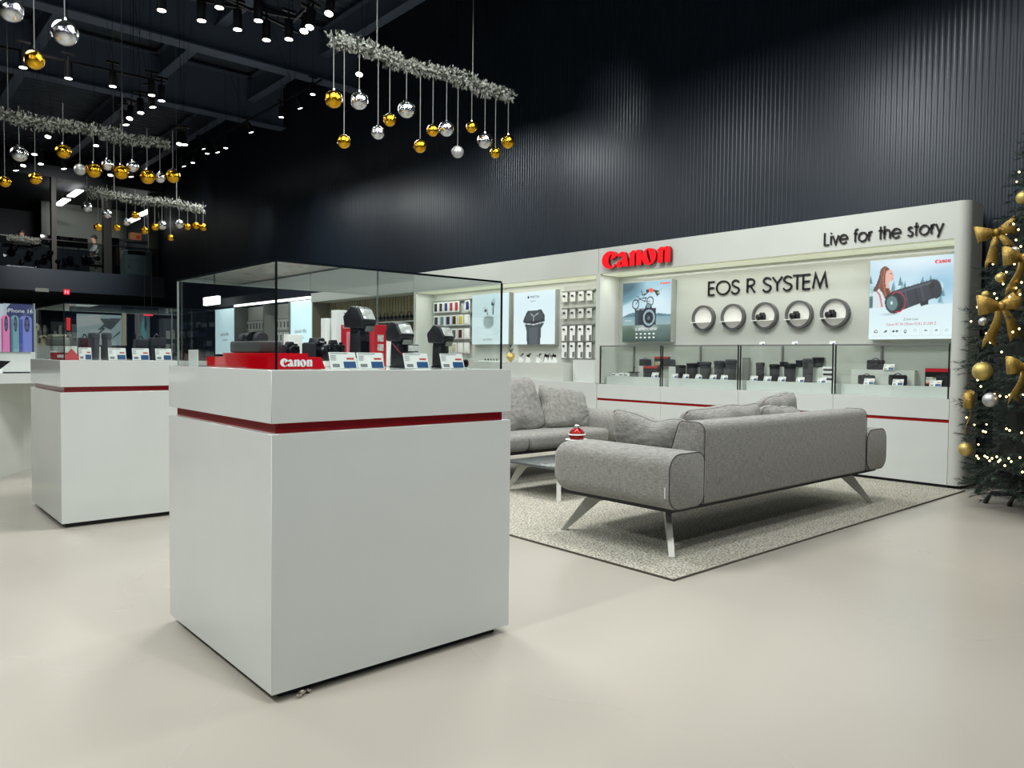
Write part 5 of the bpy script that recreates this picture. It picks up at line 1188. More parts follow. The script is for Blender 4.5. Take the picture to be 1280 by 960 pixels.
while z < 5.5:
    R_ = trad(z); nb = int(10+34*R_)
    for k in range(nb):
        an = 2*math.pi*(k+rr.random())/nb; zz = z+rr.uniform(-0.07, 0.07); rr_ = R_*rr.uniform(0.78, 1.05)
        dirv = Vector((math.cos(an), math.sin(an), -0.12+rr.uniform(-0.1, 0.15))).normalized()
        if TC.x+dirv.x*rr_ > 8.98: rr_ = max(0.2, (8.98-TC.x)/dirv.x*0.97)
        st = rr_*0.35
        Br.cyl(Vector((0, 0, zz+0.06)), dirv*rr_*0.9+Vector((0, 0, zz)), 0.007, 0.003, 3, False)
        # visible side carries full detail
        vis = (math.cos(an-math.atan2(-TC.y, -TC.x)) > -0.35)
        nt = 3 if vis else 2
        for q in range(nt):
            s_ = st+(rr_-st)*(q+0.5)/nt; p0 = dirv*s_+Vector((0, 0, zz))
            for sgn in (-1, 0, 1):
                dd = (Matrix.Rotation(sgn*0.75+rr.uniform(-0.2, 0.2), 3, 'Z')@dirv); dd.z += rr.uniform(-0.25, 0.25); dd.normalize()
                tuft(Vn, Fn, p0, dd, 0.19, 30 if vis else 14, 0.055, 0.0032 if vis else 0.006)
                if vis and rr.random() < 0.35: tuft(Vt, Ft, p0+dd*0.14, dd, 0.06, 8, 0.035, 0.0028)
    z += 0.145
g = MB().add(Vn, Fn).build('needles', NEED, t); g['kind'] = 'stuff'
g = MB().add(Vt, Ft).build('pale_tips', NEED2, t); g['kind'] = 'stuff'
g = Br.build('branches', mat('brown_wire', (40, 34, 28), 0.8), t); g['kind'] = 'stuff'
MB().cyl((0, 0, 0.05), (0, 0, 5.5), 0.04, 0.015, 10).build('trunk', mat('brown_wire', (40, 34, 28)), t)
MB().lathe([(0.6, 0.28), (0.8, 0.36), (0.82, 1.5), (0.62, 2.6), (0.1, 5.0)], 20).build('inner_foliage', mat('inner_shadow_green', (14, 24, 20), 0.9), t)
for k, (px_, py_) in enumerate([(1221, 617), (1262, 633)]):
    p = hz(px_, py_, 0)-TC; MB().tube([(p.x, p.y, 0.0), (p.x, p.y, 0.02), (p.x*0.95, p.y*0.95, 0.10), (0, 0, 0.16)], 0.022, 8).build('stand_foot', BLACKM, t)
for an in (20, 100): MB().tube([(0.85*math.cos(math.radians(an)), 0.85*math.sin(math.radians(an)), 0.0), (0.8*math.cos(math.radians(an)), 0.8*math.sin(math.radians(an)), 0.1), (0, 0, 0.16)], 0.022, 8).build('stand_foot', BLACKM, t)
def surf(px_, py_, k=1.0):
    """point on the tree's outer cone along a pixel ray"""
    d = ray(px_, py_); best = None; s_ = 5.0
    while s_ < 12:
        p = Vector((0, 0, CAMH))+d*s_; r_ = trad(max(0.2, p.z))*k
        q = math.hypot(p.x-TC.x, p.y-TC.y)
        if best is None or q < best[0]: best = (q, p.copy())
        if q < r_: return p
        s_ += 0.02
    return best[1]
BULB = mat('warm_fairy_bulb', (255, 214, 140), 0.5, emit=(255, 216, 150), es=9)
mb = MB()
for (x_, y_) in [(1274, 215), (1267, 280), (1273, 287), (1270, 300), (1262, 320), (1276, 308), (1254, 355), (1243, 367), (1262, 371), (1270, 360), (1277, 353), (1246, 373), (1275, 368), (1233, 417), (1238, 428), (1244, 431), (1260, 448), (1274, 411), (1252, 440), (1222, 475), (1226, 483), (1243, 492), (1250, 495), (1258, 496), (1262, 494), (1272, 491), (1279, 493), (1218, 531), (1229, 539), (1232, 540), (1258, 536), (1277, 541), (1262, 538), (1223, 573), (1231, 570), (1234, 572), (1240, 573), (1246, 571), (1250, 575), (1261, 573), (1264, 577), (1275, 572), (1248, 577), (1278, 590), (1256, 582), (1237, 576), (1221, 570), (1270, 455), (1268, 330), (1258, 340), (1266, 415)]:
    p = surf(x_, y_, 1.03)-TC; mb.sphere(p, 0.008, 6, 4)
for k in range(260):
    z_ = rr.uniform(0.4, 5.2); an = rr.uniform(0, 6.283)
    if math.cos(an-math.atan2(-TC.y, -TC.x)) > 0.1 and z_ < 3.6 and math.sin(an) > -0.2: continue
    mb.sphere((trad(z_)*math.cos(an)*0.98, trad(z_)*math.sin(an), z_), 0.009, 5, 3)
g = mb.build('fairy_lights', BULB, t); g['kind'] = 'stuff'
# bows
GOLDF = mat('gold_glitter_ribbon', (172, 142, 70), 0.38, 0.55, var=0.35, scale=90, bump=0.6)
def make_bow(s):
    t = thing('gold_bow', 'x', 'bow')
    def loop(sx):
        mb = MB(); vs = []; n = 12
        for i in range(n+1):
            a = math.pi*2*i/n; r_ = abs(math.sin(a/2))
            x = sx*0.17*r_*(1 if True else 0); zoff = 0.045*math.sin(a); wd = 0.03+0.06*r_
            yy = 0.035*r_
            vs += [(x, yy-wd, zoff), (x, yy+wd*0.8, zoff)]
        fs = [(2*i, 2*i+1, 2*i+3, 2*i+2) for i in range(n)]
        return mb.add(vs, fs)
    def solid(o, th=0.004):
        m = o.modifiers.new('thick', 'SOLIDIFY'); m.thickness = th; return o
    for sx in (-1, 1): solid(loop(sx).build('loop', GOLDF, t, smooth=True))
    MB().sphere((0, 0, 0.01), (0.028, 0.035, 0.035), 12, 8).build('knot', GOLDF, t, smooth=True)
    for sx, ln in ((-1, 0.27), (1, 0.25)):
        vs = []; n = 8
        for i in range(n+1):
            s_ = i/n; cx = sx*(0.015+0.10*s_); cy = -0.02-ln*s_; wd = 0.025+0.035*s_; zo = 0.02*math.sin(s_*5)
            dx = wd*0.95; vs += [(cx-dx, cy-(0.03 if i == n else 0), zo), (cx, cy+(0.03 if i == n else 0), zo), (cx+dx, cy-(0.03 if i == n else 0)+sx*0.0, zo)]
        fs = []
        for i in range(n): fs += [(3*i, 3*i+1, 3*i+4, 3*i+3), (3*i+1, 3*i+2, 3*i+5, 3*i+4)]
        solid(MB().add(vs, fs).build('tail', GOLDF, t, smooth=True))
    return t
bw0 = None
for (x_, y_, s_, tilt, yawo, l) in [(1246, 290, 0.92, 0.25, -0.5, 'gold glitter bow highest at the left edge of the tree'), (1278, 322, 0.95, 0.1, 0.1, 'gold glitter bow cut by the right edge, below the highest one'), (1250, 382, 1.05, 0.15, 0.0, 'large gold glitter bow at mid height beside the lens poster'), (1280, 458, 0.9, 0.1, 0.2, 'gold glitter bow cut by the right edge, lowest there'), (1211, 502, 0.86, 0.05, 0.98, 'gold bow seen edge-on above the lowest gold bauble')]:
    p = surf(x_, y_, 1.06); n_ = Vector((-FV.x, -FV.y, 0)).normalized(); r_ = Matrix.Rotation(yawo, 3, 'Z')@RV; r_.z = 0
    M = frame(p, r_.normalized(), (0, 0, 1))@Matrix.Rotation(tilt, 4, 'Z')@Matrix.Scale(s_, 4)
    if bw0 is None: bw0 = make_bow(1); bw0.matrix_world = M; bw0['label'] = l; bw0['group'] = 'gold bows on the tree'
    else: dup(bw0, M, l, 'gold bows on the tree')
def bauble(name, label, p, r, m, group, cat='bauble', src={}):
    key = m.name
    if key not in src:
        t = thing(name, label, cat, Matrix.Translation(p)@Matrix.Scale(r, 4), group)
        MB().sphere((0, 0, 0), 1.0, 28, 18).build('ball', m, t, smooth=True)
        MB().cyl((0, 0, 0.97), (0, 0, 1.16), 0.17, 0.15, 10).build('cap', CHROMEB, t)
        src[key] = t; return t
    o = dup(src[key], Matrix.Translation(p)@Matrix.Scale(r, 4), label, group); return o
for (x_, y_, r_, m_, l) in [(1228, 464, 0.078, GOLDM, 'gold bauble at the left edge of the tree above the silver one'), (1238, 500, 0.060, SILVERM, 'matt silver bauble on the left of the tree'), (1207, 561.5, 0.060, GOLDM, 'lowest gold bauble on the left of the tree'), (1279, 247, 0.055, GOLDM, 'gold bauble cut by the right edge near the tree top'), (1251, 347, 0.042, GOLDM, 'small gold bauble between the upper bows'), (1232, 368, 0.032, GOLDM, 'tiny gold bauble left of the large mid bow'), (1268, 314, 0.038, SILVERM, 'small silver bauble between the upper bows'), (1229, 402, 0.036, SILVERM, 'small silver bauble left below the large mid bow')]:
    bauble('bauble', l, surf(x_, y_, 1.05), r_, m_, 'baubles on the tree')

# ================================================================== GARLANDS WITH HANGING BALLS
ZG = 4.55
def garland(label, x0, x1, y, z, hang):
    t = thing('frosted_garland', label, 'garland', (x0, y, z), 'frosted garlands')
    Vn, Fn, Vf, Ff = [], [], [], []; L_ = x1-x0; n = int(L_*480)
    for k in range(n):
        x = rr.random()*L_; an = rr.uniform(0, 6.283); d = Vector((rr.uniform(-0.5, 0.5), math.cos(an), math.sin(an)*0.9)).normalized()
        p = Vector((x, 0, 0.02*math.sin(x*5))); q = p+d*(0.03+0.075*rr.random())*(0.8+0.35*noise.noise(Vector((x*4, y, z)))); A_, B_ = (Vf, Ff) if rr.random() < 0.75 else (Vn, Fn)
        tuft(A_, B_, q, d, 0.035, 10, 0.028, 0.0052)
    MB().add(Vf, Ff).build('frosted_foliage', FROST, t)['kind'] = 'stuff'; MB().add(Vn, Fn).build('green_foliage', mat('grey_green_needles', (62, 72, 62), 0.8), t)['kind'] = 'stuff'
    MB().cyl((0.03, 0, 0), (L_-0.03, 0, 0), 0.03, n=8).build('core_rod', mat('garland_core', (88, 92, 84), 0.9), t)
    for f in (0.22, 0.75): MB().cyl((L_*f, 0, 0), (L_*f, 0, hang-z), 0.006, n=5).build('suspension_wire', CORD, t)
    return t
GS = [('nearest frosted garland hanging before the dark wall', hz(409, 52, ZG).x, hz(645, 118, ZG).x, (hz(409, 52, ZG).y+hz(645, 118, ZG).y)/2),
      ('long frosted garland entering from the left edge', hz(-60, 138, ZG).x, hz(217, 179, ZG).x, (hz(0, 147, ZG).y+hz(217, 179, ZG).y)/2),
      ('farthest brightly lit frosted garland before the office gallery', hz(107, 241, ZG).x, hz(256, 260, ZG).x, (hz(107, 241, ZG).y+hz(256, 260, ZG).y)/2)]
for l, a, b, y in GS: garland(l, a, b, y, ZG, 8.55)
Y0 = hz(80, -60, ZG).y
garland('frosted garland above the left of the view, carrying the largest balls', hz(80, -60, ZG).x-1.3, hz(80, -60, ZG).x+0.6, Y0, ZG, 8.55)
sets = [(GS[0][3], 'nearest garland', [(417, 124, 11, 'g'), (430, 177, 8.5, 'g'), (449, 126, 11, 's'), (472.5, 166, 8.2, 's'), (487, 150, 8, 'g'), (508, 137, 10.5, 's'), (525, 183, 8, 'g'), (541, 163, 7.5, 'g'), (558, 161, 9.5, 's'), (572, 190, 7.5, 'm'), (589.5, 159, 7, 'g'), (606, 176, 9.5, 's'), (619, 191, 6.8, 'g'), (635, 177, 8.5, 'g')]),
        (GS[1][3], 'left garland', [(6, 227, 7, 'g'), (24, 192, 10, 's'), (44, 223, 7.5, 'g'), (79, 189, 9, 'g'), (100, 212, 7, 'm'), (117, 213, 9, 'g'), (134, 206, 7, 's'), (151, 215, 9, 'g'), (165.5, 208, 7, 's'), (184, 221, 9, 'g'), (200, 222, 6.5, 's'), (216, 220, 8.5, 'g')]),
        (GS[2][3], 'farthest garland', [(109, 259, 6.5, 's'), (122.5, 284, 5, 'g'), (134, 267, 6, 's'), (146, 284.5, 4.5, 'g'), (158, 277.5, 4.8, 's'), (169, 269, 4.8, 'g'), (180.5, 288, 4.8, 'g'), (193.5, 283.5, 4.8, 'g'), (202.5, 281.5, 5.8, 's'), (213, 297, 4.2, 'g'), (224, 280, 5.8, 's'), (234.5, 283.5, 4.2, 'g'), (245, 282, 4.4, 'g'), (254, 284, 4.8, 'g')]),
        (Y0, 'garland above the left edge', [(13, 12, 15, 's'), (43, 75, 11.5, 'g'), (81, 41, 15.5, 's')])]
cn_ = {'g': 'gold mirrored', 's': 'silver mirrored', 'm': 'matt silver'}
for Y_, gn, bl in sets:
    for k, (x_, y_, rp, c_) in enumerate(bl):
        p = hy(x_, y_, Y_); dep = p.dot(FV)-CAMH*FV.z; r_ = rp*dep/FPX
        o = bauble('hanging_ball', '%s ball, %s from the left under the %s' % (cn_[c_], ORD[k], gn), p, r_, {'g': GOLDB, 's': SILVERB, 'm': SILVERM}[c_], 'balls under the '+gn)
        for ch in list(o.children):
            pass
        c = MB().cyl((0, 0, 1.1), (0, 0, (ZG-p.z)/r_), 0.0045/r_, n=4).build('hanging_cord', CORD, o)

# ================================================================== TRACKS AND SPOTLIGHTS
def track(label, a, b, zt_=0.0, drops=2):
    t = thing('lighting_track', label, 'track', (a[0], a[1], a[2]), 'black lighting tracks')
    d = Vector(b)-Vector(a); MB().tube([(0, 0, 0), d], 0.022, 4).build('rail', BLACKM, t)
    for k in range(drops): q = d*((k+0.5)/drops); MB().cyl(q, q+Vector((0, 0, 8.6-a[2])), 0.006, n=4).build('suspension_wire', BLACKM, t)
    return t
def make_spot():
    t = thing('track_spotlight', 'x', 'spotlight')
    MB().cyl((0, 0, 0.03), (0, 0, 0.23), 0.052, n=18).build('body', BLACKM, t, smooth=True)
    MB().cyl((0, 0, 0.0), (0, 0, 0.032), 0.056, 0.053, 18).build('bezel', BLACKM, t, smooth=True)
    MB().cyl((0, 0, -0.004), (0, 0, 0.0), 0.046, n=18).build('lamp_face', LAMP, t)
    MB().cyl((0, 0, 0.2), (0, 0, 0.34), 0.012, n=8).build('stem', BLACKM, t)
    MB().box(-0.09, 0.09, -0.018, 0.018, 0.33, 0.36).build('track_adapter', BLACKM, t)
    return t
sp0 = None
def spotl(x_, y_, plane, val, label, tx=0, ty=0, group='black track spotlights', wire=False):
    global sp0
    o = None
    p = hit(x_, y_, plane, val); M = Matrix.Translation(p)@Matrix.Rotation(math.radians(tx), 4, 'X')@Matrix.Rotation(math.radians(ty), 4, 'Y')
    if sp0 is None: sp0 = make_spot(); sp0.matrix_world = M; sp0['label'] = label; sp0['group'] = group
    else: o = dup(sp0, M, label, group)
    if wire: MB().cyl((0, 0, 0.36), M.inverted()@Vector((p.x, p.y, 8.62)), 0.0035, n=4).build('suspension_wire', BLACKM, sp0 if o is None else o)
    return p
ZT = 5.2
near = [(202, 13, 0), (252, 26, 0), (274, 9.5, 1), (297, 37, 1), (323, 26, 0), (333, 50, 1), (361, 49, 0), (380, 39, 2), (387, 34, 3), (411, 17, 3), (449, 93, 2)]
for k, (x_, y_, q) in enumerate(near): spotl(x_, y_, 2, ZT, 'black track spotlight, %s from the left on the nearest tracks' % ORD[k], 0 if q < 2 else -12, 0 if q < 2 else 14, wire=True)
a = hz(150, -18, ZT+0.35); b = hz(385, 25, ZT+0.35); track('nearest black lighting track crossing the top of the view', a, b)
a = hz(262, -12, ZT+0.35); b = hz(372, 40, ZT+0.35); track('short black lighting track parallel behind the nearest one', a, b)
a = hz(355, 37, ZT+0.35); b = hz(400, -6, ZT+0.35); track('black lighting track running up to the top edge', a, b)
mid = [(29, 84.5), (85.5, 98), (141, 108), (189.5, 119), (202, 126)]
for k, (x_, y_) in enumerate(mid): spotl(x_, y_, 2, ZT, 'black track spotlight, %s from the left on the middle track' % ORD[k], wire=True)
a = hz(-60, 45, ZT+0.36); b = hz(206, 103, ZT+0.36); track('middle black lighting track at the upper left', a, b, drops=3)
far = [(191, 134), (176, 141), (162, 148), (157.5, 156), (120, 182), (60, 171), (80, 211), (43, 193), (29, 207), (20, 213), (51, 205), (138, 219), (164, 221), (231, 181), (224, 180)]
for k, (x_, y_) in enumerate(far): spotl(x_, y_, 2, ZT, 'small far track spotlight, %s counted around the left garland' % ORD[k], -8*(k % 3), 10*((k % 3)-1), wire=True)
wall_s = [(391, 118), (375, 135.5), (351.5, 146.5), (314, 165.5), (282, 185), (272, 190.5), (259, 192), (255, 186), (241, 203.5), (230, 208)]
for k, (x_, y_) in enumerate(wall_s): spotl(x_, y_, 0, 7.3, 'black wall-washing spotlight, %s from the right along the dark wall' % ORD[k], 0, -22 if k % 2 else 0, 'wall-washing spotlights', wire=True)
zw = hx(314, 150, 7.3).z
a = hx(402, 100, 7.3); b = hx(225, 197, 7.3); track('black lighting track running along the dark wall', a, b, drops=3)
# lamps that wash the corrugated wall
for (x_, y_, e_) in ((770, 90, 45), (655, 175, 36), (405, 245, 45), (330, 262, 45), (1268, 10, 70), (1190, 60, 40), (255, 232, 40)):
    p = hx(x_, y_, 9.1); spot('wall_washer', (6.9, p.y-0.3, 5.6), (9.1, p.y+0.1, p.z-0.6), e_, 46, 0.9, 0.05)
# lamps that hit the garlands
for (l, a, b, y) in GS: spot('garland_spot', ((a+b)/2-0.4, y-0.5, 6.3), ((a+b)/2-0.1, y, ZG), 260 if y > 16 else 120, 70, 0.8, 0.05)

# ================================================================== GALLERY OFFICE
zf = zt
def gp(px_, py_, Y): return hy(px_, py_, Y)
# long desk / railing with dark front
xa, xb = gp(-10, 300, 30.3).x, gp(112, 300, 30.3).x
t = thing('office_desk', 'long dark desk behind the gallery edge', 'desk', (xa, 30.3, zf)); z1 = gp(60, 309, 30.3).z-zf
box('desk_top', BLACKM, (0, xb-xa, 0, 0.8, z1-0.04, z1), t); box('front_panel', DARKP, (0, xb-xa, 0, 0.03, 0, z1-0.04), t); 
for k, x_ in enumerate((63, 79, 98)):
    p = gp(x_, 308, 30.75); t = thing('monitor', 'black computer monitor on the gallery desk, %s from the left' % ORD[k], 'monitor', (p.x, 30.75, zf+z1), 'gallery monitors')
    box('screen', BLACKG, (-0.3, 0.3, -0.02, 0.02, 0.12, 0.48), t, 0.005); box('stand', BLACKM, (-0.04, 0.04, 0, 0.03, 0, 0.2), t); box('foot', BLACKM, (-0.12, 0.12, -0.08, 0.1, 0, 0.012), t)
def cab(name, label, cat, x0, x1, y0, Y, m, d=0.5, yb=343):
    a, b = gp(x0, y0, Y), gp(x1, y0, Y); t = thing(name, label, cat, (a.x, Y, zf)); w, h = b.x-a.x, a.z-zf
    box('body', m, (0, w, 0, d, 0, h), t); return t, w, h
CM = mat('pale_green_grey_cabinet', (146, 160, 154), 0.5)
t, w, h = cab('printer_cabinet', 'pale grey-green office cabinet at the right of the gallery', 'cabinet', 156, 190, 312, 30.4, CM, 0.6)
box('door', mat('cabinet_door', (158, 172, 166), 0.45), (0.05, w*0.86, -0.02, 0, 0.06, h*0.62), t); box('drawer', mat('cabinet_door', (158, 172, 166)), (0.05, w*0.86, -0.02, 0, h*0.65, h*0.8), t); box('paper_slot', BLACKM, (w*0.1, w*0.75, -0.015, 0, h*0.84, h*0.99), t); box('handle', GREYM, (0.1, 0.16, -0.035, -0.02, h*0.3, h*0.42), t)
t, w, h = cab('shelf_unit', 'dark shelf unit left of the pale gallery cabinet', 'shelf', 140, 156, 299, 31.2, DARKP, 0.4)
for k, c_ in enumerate(((132, 96, 70), (150, 150, 140), (110, 80, 60), (80, 80, 84))): box('folder', mat('folder_%d' % k, c_, 0.6), (0.03+k*0.1, 0.11+k*0.1, -0.03, 0, h*0.3, h*0.8), t)
t = thing('cardboard_box', 'brown cardboard box on top of the gallery shelves', 'box', (gp(163, 298, 31.3).x, 31.25, gp(160, 299, 31.2).z+0.001)); box('carton', mat('brown_cardboard', (150, 100, 62), 0.8), (0, 0.38, 0, 0.3, 0, 0.28), t); box('red_print', REDC, (0.2, 0.32, -0.002, 0, 0.06, 0.18), t)
tag(box('wall_shelf', DARKP, (gp(140, 299, 31.2).x, gp(187, 299, 31.2).x, 31.2, 31.6, gp(160, 300, 31.2).z-0.05, gp(160, 299, 31.2).z)), 'dark shelf board above the pale gallery cabinet', 'shelf')
# person at the desk
def skin(name, J, E_, m, parent, M=None, sub=2):
    me = bpy.data.meshes.new(name); me.from_pydata([j[0] for j in J], E_, []); me.materials.append(m)
    o = link(name, me, parent, M); sk = o.modifiers.new('skin', 'SKIN'); sk.use_smooth_shade = True
    for i, j in enumerate(J):
        me.skin_vertices[0].data[i].radius = (j[1], j[1] if len(j) < 3 else j[2]); me.skin_vertices[0].data[i].use_root = (i == 0)
    s_ = o.modifiers.new('sub', 'SUBSURF'); s_.levels = sub; s_.render_levels = sub
    dg = bpy.context.evaluated_depsgraph_get(); dg.update(); me2 = bpy.data.meshes.new_from_object(o.evaluated_get(dg)); me2.name = name
    o.modifiers.clear(); o.data = me2; return o
SK = mat('skin_tone', (196, 150, 126), 0.55); SH = mat('pale_shirt', (206, 208, 204), 0.8); HR = mat('dark_hair', (34, 26, 24), 0.6)
def person(label, x, Y, z, face, shirt, s=1.0):
    t = thing('person', label, 'person', Matrix.Translation((x, Y, z))@Matrix.Rotation(face, 4, 'Z')@Matrix.Scale(s, 4))
    # faces local -x ; sits with hips at z 0.5
    J = [((0, 0, 0.52), 0.15, 0.12), ((0.02, 0, 0.75), 0.14, 0.11), ((0, 0, 0.98), 0.17, 0.12), ((-0.01, 0, 1.10), 0.06), ((-0.03, 0, 1.18), 0.055), ((-0.05, 0, 1.28), 0.085, 0.095), ((-0.05, 0, 1.36), 0.08, 0.09),
         ((-0.01, 0.19, 1.0), 0.055), ((-0.12, 0.24, 0.78), 0.045), ((-0.36, 0.16, 0.76), 0.035), ((-0.44, 0.13, 0.76), 0.03),
         ((-0.01, -0.19, 1.0), 0.055), ((-0.12, -0.24, 0.78), 0.045), ((-0.36, -0.16, 0.76), 0.035), ((-0.44, -0.13, 0.76), 0.03),
         ((-0.22, 0.11, 0.52), 0.085), ((-0.45, 0.12, 0.50), 0.06), ((-0.44, 0.12, 0.08), 0.045), ((-0.55, 0.12, 0.04), 0.035),
         ((-0.22, -0.11, 0.52), 0.085), ((-0.45, -0.12, 0.50), 0.06), ((-0.44, -0.12, 0.08), 0.045), ((-0.55, -0.12, 0.04), 0.035)]
    E_ = [(0, 1), (1, 2), (2, 3), (3, 4), (4, 5), (5, 6), (2, 7), (7, 8), (8, 9), (9, 10), (2, 11), (11, 12), (12, 13), (13, 14), (0, 15), (15, 16), (16, 17), (17, 18), (0, 19), (19, 20), (20, 21), (21, 22)]
    skin('body', J, E_, SK, t)
    Js = [((0, 0, 0.50), 0.165, 0.135), ((0.02, 0, 0.75), 0.155, 0.125), ((0, 0, 0.98), 0.182, 0.132), ((-0.01, 0, 1.06), 0.08), ((-0.01, 0.195, 1.0), 0.068), ((-0.12, 0.245, 0.78), 0.057), ((-0.33, 0.17, 0.765), 0.046), ((-0.01, -0.195, 1.0), 0.068), ((-0.12, -0.245, 0.78), 0.057), ((-0.33, -0.17, 0.765), 0.046)]
    skin('shirt', Js, [(0, 1), (1, 2), (2, 3), (2, 4), (4, 5), (5, 6), (2, 7), (7, 8), (8, 9)], shirt, t)
    Jt = [((0, 0, 0.49), 0.17, 0.14), ((-0.22, 0.11, 0.52), 0.10), ((-0.45, 0.12, 0.50), 0.075), ((-0.44, 0.12, 0.12), 0.06), ((-0.22, -0.11, 0.52), 0.10), ((-0.45, -0.12, 0.50), 0.075), ((-0.44, -0.12, 0.12), 0.06)]
    skin('trousers', Jt, [(0, 1), (1, 2), (2, 3), (0, 4), (4, 5), (5, 6)], DARKP, t)
    MB().sphere((-0.025, 0, 1.35), (0.105, 0.09, 0.10), 16, 10).build('hair', HR, t, smooth=True)
    MB().sphere((-0.139, 0, 1.275), (0.014, 0.012, 0.02), 8, 6).build('nose', SK, t, smooth=True)
    for s_ in (-1, 1):
        MB().sphere((-0.128, s_*0.03, 1.305), 0.008, 8, 5).build('eye', BLACKT, t, smooth=True)
        for k in range(5): MB().tube([(-0.44, s_*(0.13-0.02+0.01*k), 0.765), (-0.50-0.008*(k % 3), s_*(0.11+0.012*k), 0.76), (-0.525, s_*(0.11+0.012*k), 0.745)], 0.008, 5).build('finger', SK, t)
    return t
p = gp(115, 311, 30.9); person('seated person in pale shirt with dark hair typing at the gallery desk', p.x+0.1, 30.9, zf-0.0, 0.0, SH, 1.0)
t = thing('office_chair', 'black office chair under the person in the gallery', 'chair', (p.x+0.12, 30.9, zf))
box('seat', BLACK, (-0.25, 0.25, -0.25, 0.25, 0.30, 0.36), t, 0.02); box('backrest', BLACK, (0.24, 0.30, -0.22, 0.22, 0.45, 1.15), t, 0.02); box('post', CHROME, (-0.03, 0.03, -0.03, 0.03, 0.05, 0.3), t)
for an in range(0, 360, 72): MB().tube([(0, 0, 0.07), (0.28*math.cos(math.radians(an)), 0.28*math.sin(math.radians(an)), 0.04)], 0.02, 5).build('foot', BLACKM, t)
person('second person with dark hair bent over the desk at the far left of the gallery', gp(27, 300, 31.5).x, 31.5, zf+0.0, math.pi/2, mat('dark_jumper', (60, 58, 56), 0.85), 1.0)
# balustrade glass, rail garland and dark balls
t = thing('glass_balustrade', 'clear glass balustrade along the gallery edge', 'balustrade', (gp(-20, 340, 30.05).x, 30.06, zf))
box('pane', glass_mat('balustrade_glass', (200, 206, 210), 0.008, 0.05), (0, gp(202, 340, 30.05).x-gp(-20, 340, 30.05).x, 0, 0.02, 0, 1.0), t)
box('handrail', BLACKM, (0, gp(202, 340, 30.05).x-gp(-20, 340, 30.05).x, -0.01, 0.03, 1.0, 1.03), t)
Y_ = 29.9
a = gp(8, 297, Y_); b = gp(50, 296, Y_)
garland('short garland lying along the gallery rail at the far left', a.x, b.x, Y_, a.z, a.z+0.02)
DB = mat('smoky_dark_ball', (30, 32, 36), 0.06, 0.9)
for k, (x_, y_, r_) in enumerate([(17, 310, 4.6), (37, 317, 4), (56, 321, 3.8), (27, 328, 3.2), (47, 328, 3.4), (63, 316, 3.5), (81, 325, 3), (88, 323, 3.6), (105, 322, 3.6), (112, 324, 3), (72, 327, 3), (96, 333, 2.6), (122, 323, 3)]):
    p = gp(x_, y_, 30.03); dep = p.dot(FV)-CAMH*FV.z
    o = bauble('dark_ball', 'smoky dark ball, %s of those hanging before the gallery desk' % ORD[k], p, r_*dep/FPX, DB, 'dark balls at the gallery')
    MB().cyl((0, 0, 1.1), (0, 0, (zf+1.0-p.z)/(r_*dep/FPX)), 0.3/30, n=4).build('hanging_cord', BLACKM, o)
t = thing('glitter_tree', 'slim glittering tree beside the gallery column', 'tree', (gp(128, 342, 30.5).x, 30.5, zf))
mb = MB(); hh = gp(128, 292, 30.5).z-zf
for k in range(500):
    z_ = rr.random()*hh; an = rr.uniform(0, 6.28); r_ = 0.16*rr.random()**0.5; v = Vector((r_*math.cos(an), r_*math.sin(an), z_)); mb.add([v, v+Vector((0.03, 0, 0.01)), v+Vector((0, 0.01, 0.035))], [(0, 1, 2)])
mb.build('glitter_leaves', mat('dull_silver_leaf', (130, 128, 110), 0.3, 0.6), t)['kind'] = 'stuff'; MB().cyl((0, 0, 0), (0, 0, hh), 0.02, n=6).build('stem', BLACKM, t)

# ================================================================== UNDER THE GALLERY
def board(name, label, cat, x0, x1, y0, y1, Y, m, d=0.06):
    a = gp(x0, y1, Y); b = gp(x1, y0, Y); t = thing(name, label, cat, frame((a.x, Y, a.z), (1, 0, 0))); w, h = b.x-a.x, gp(x0, y0, Y).z-a.z
    box('panel', m, (0, w, 0, h, -d, 0), t); return t, w, h
t, w, h = board('exit_sign', 'small red and white sign under the gallery edge', 'sign', 80, 87, 361.5, 368, 29.9, mat('red_lit_sign', (214, 20, 50), 0.5, emit=(214, 24, 56), es=0.9)); 
for a, b in ((0.15, 0.35), (0.6, 0.8)): box('white_symbol', WTXT, (w*a, w*b, h*0.2, h*0.75, 0, 0.004), t)
im = Img(60, 44, (176, 200, 204)); im.poly([(0.0, 0.1), (0.5, 0.0), (0.55, 0.3), (0.0, 0.45)], (206, 218, 218)); im.poly([(0.5, 0.15), (1, 0.1), (0.75, 0.5), (0.6, 0.4), (0.3, 0.8), (0.3, 0.7), (0.6, 0.3)], (60, 72, 76)); im.rect(0.28, 0.5, 0.75, 1, (196, 212, 212)); im.line([(0.35, 0.8), (0.6, 0.45)], 0.05, (40, 50, 54)); im.poly([(0.75, 0.8), (0.95, 0.5), (0.95, 0.6)], (60, 72, 76))
a = gp(96, 431, 27); b = gp(152, 392, 27); t = thing('wall_poster', 'pale grey-cyan picture wall with dark diagonal shapes under the gallery', 'poster', frame((a.x, 27, a.z), (1, 0, 0))); w, h = b.x-a.x, gp(96, 392, 27).z-a.z
link('printed_face', im.mesh('printed_face', w, h, print_mat('dim_lit_print', 0.35)), t, Matrix.Translation((0, 0, 0.002))); box('board', DARKP, (0, w, -a.z, h, -0.1, 0), t)
t, w, h = board('pale_post', 'pale vertical post right of the picture wall', 'column', 153, 158, 388, 432, 26.9, mat('pale_post_paint', (170, 168, 150), 0.6))
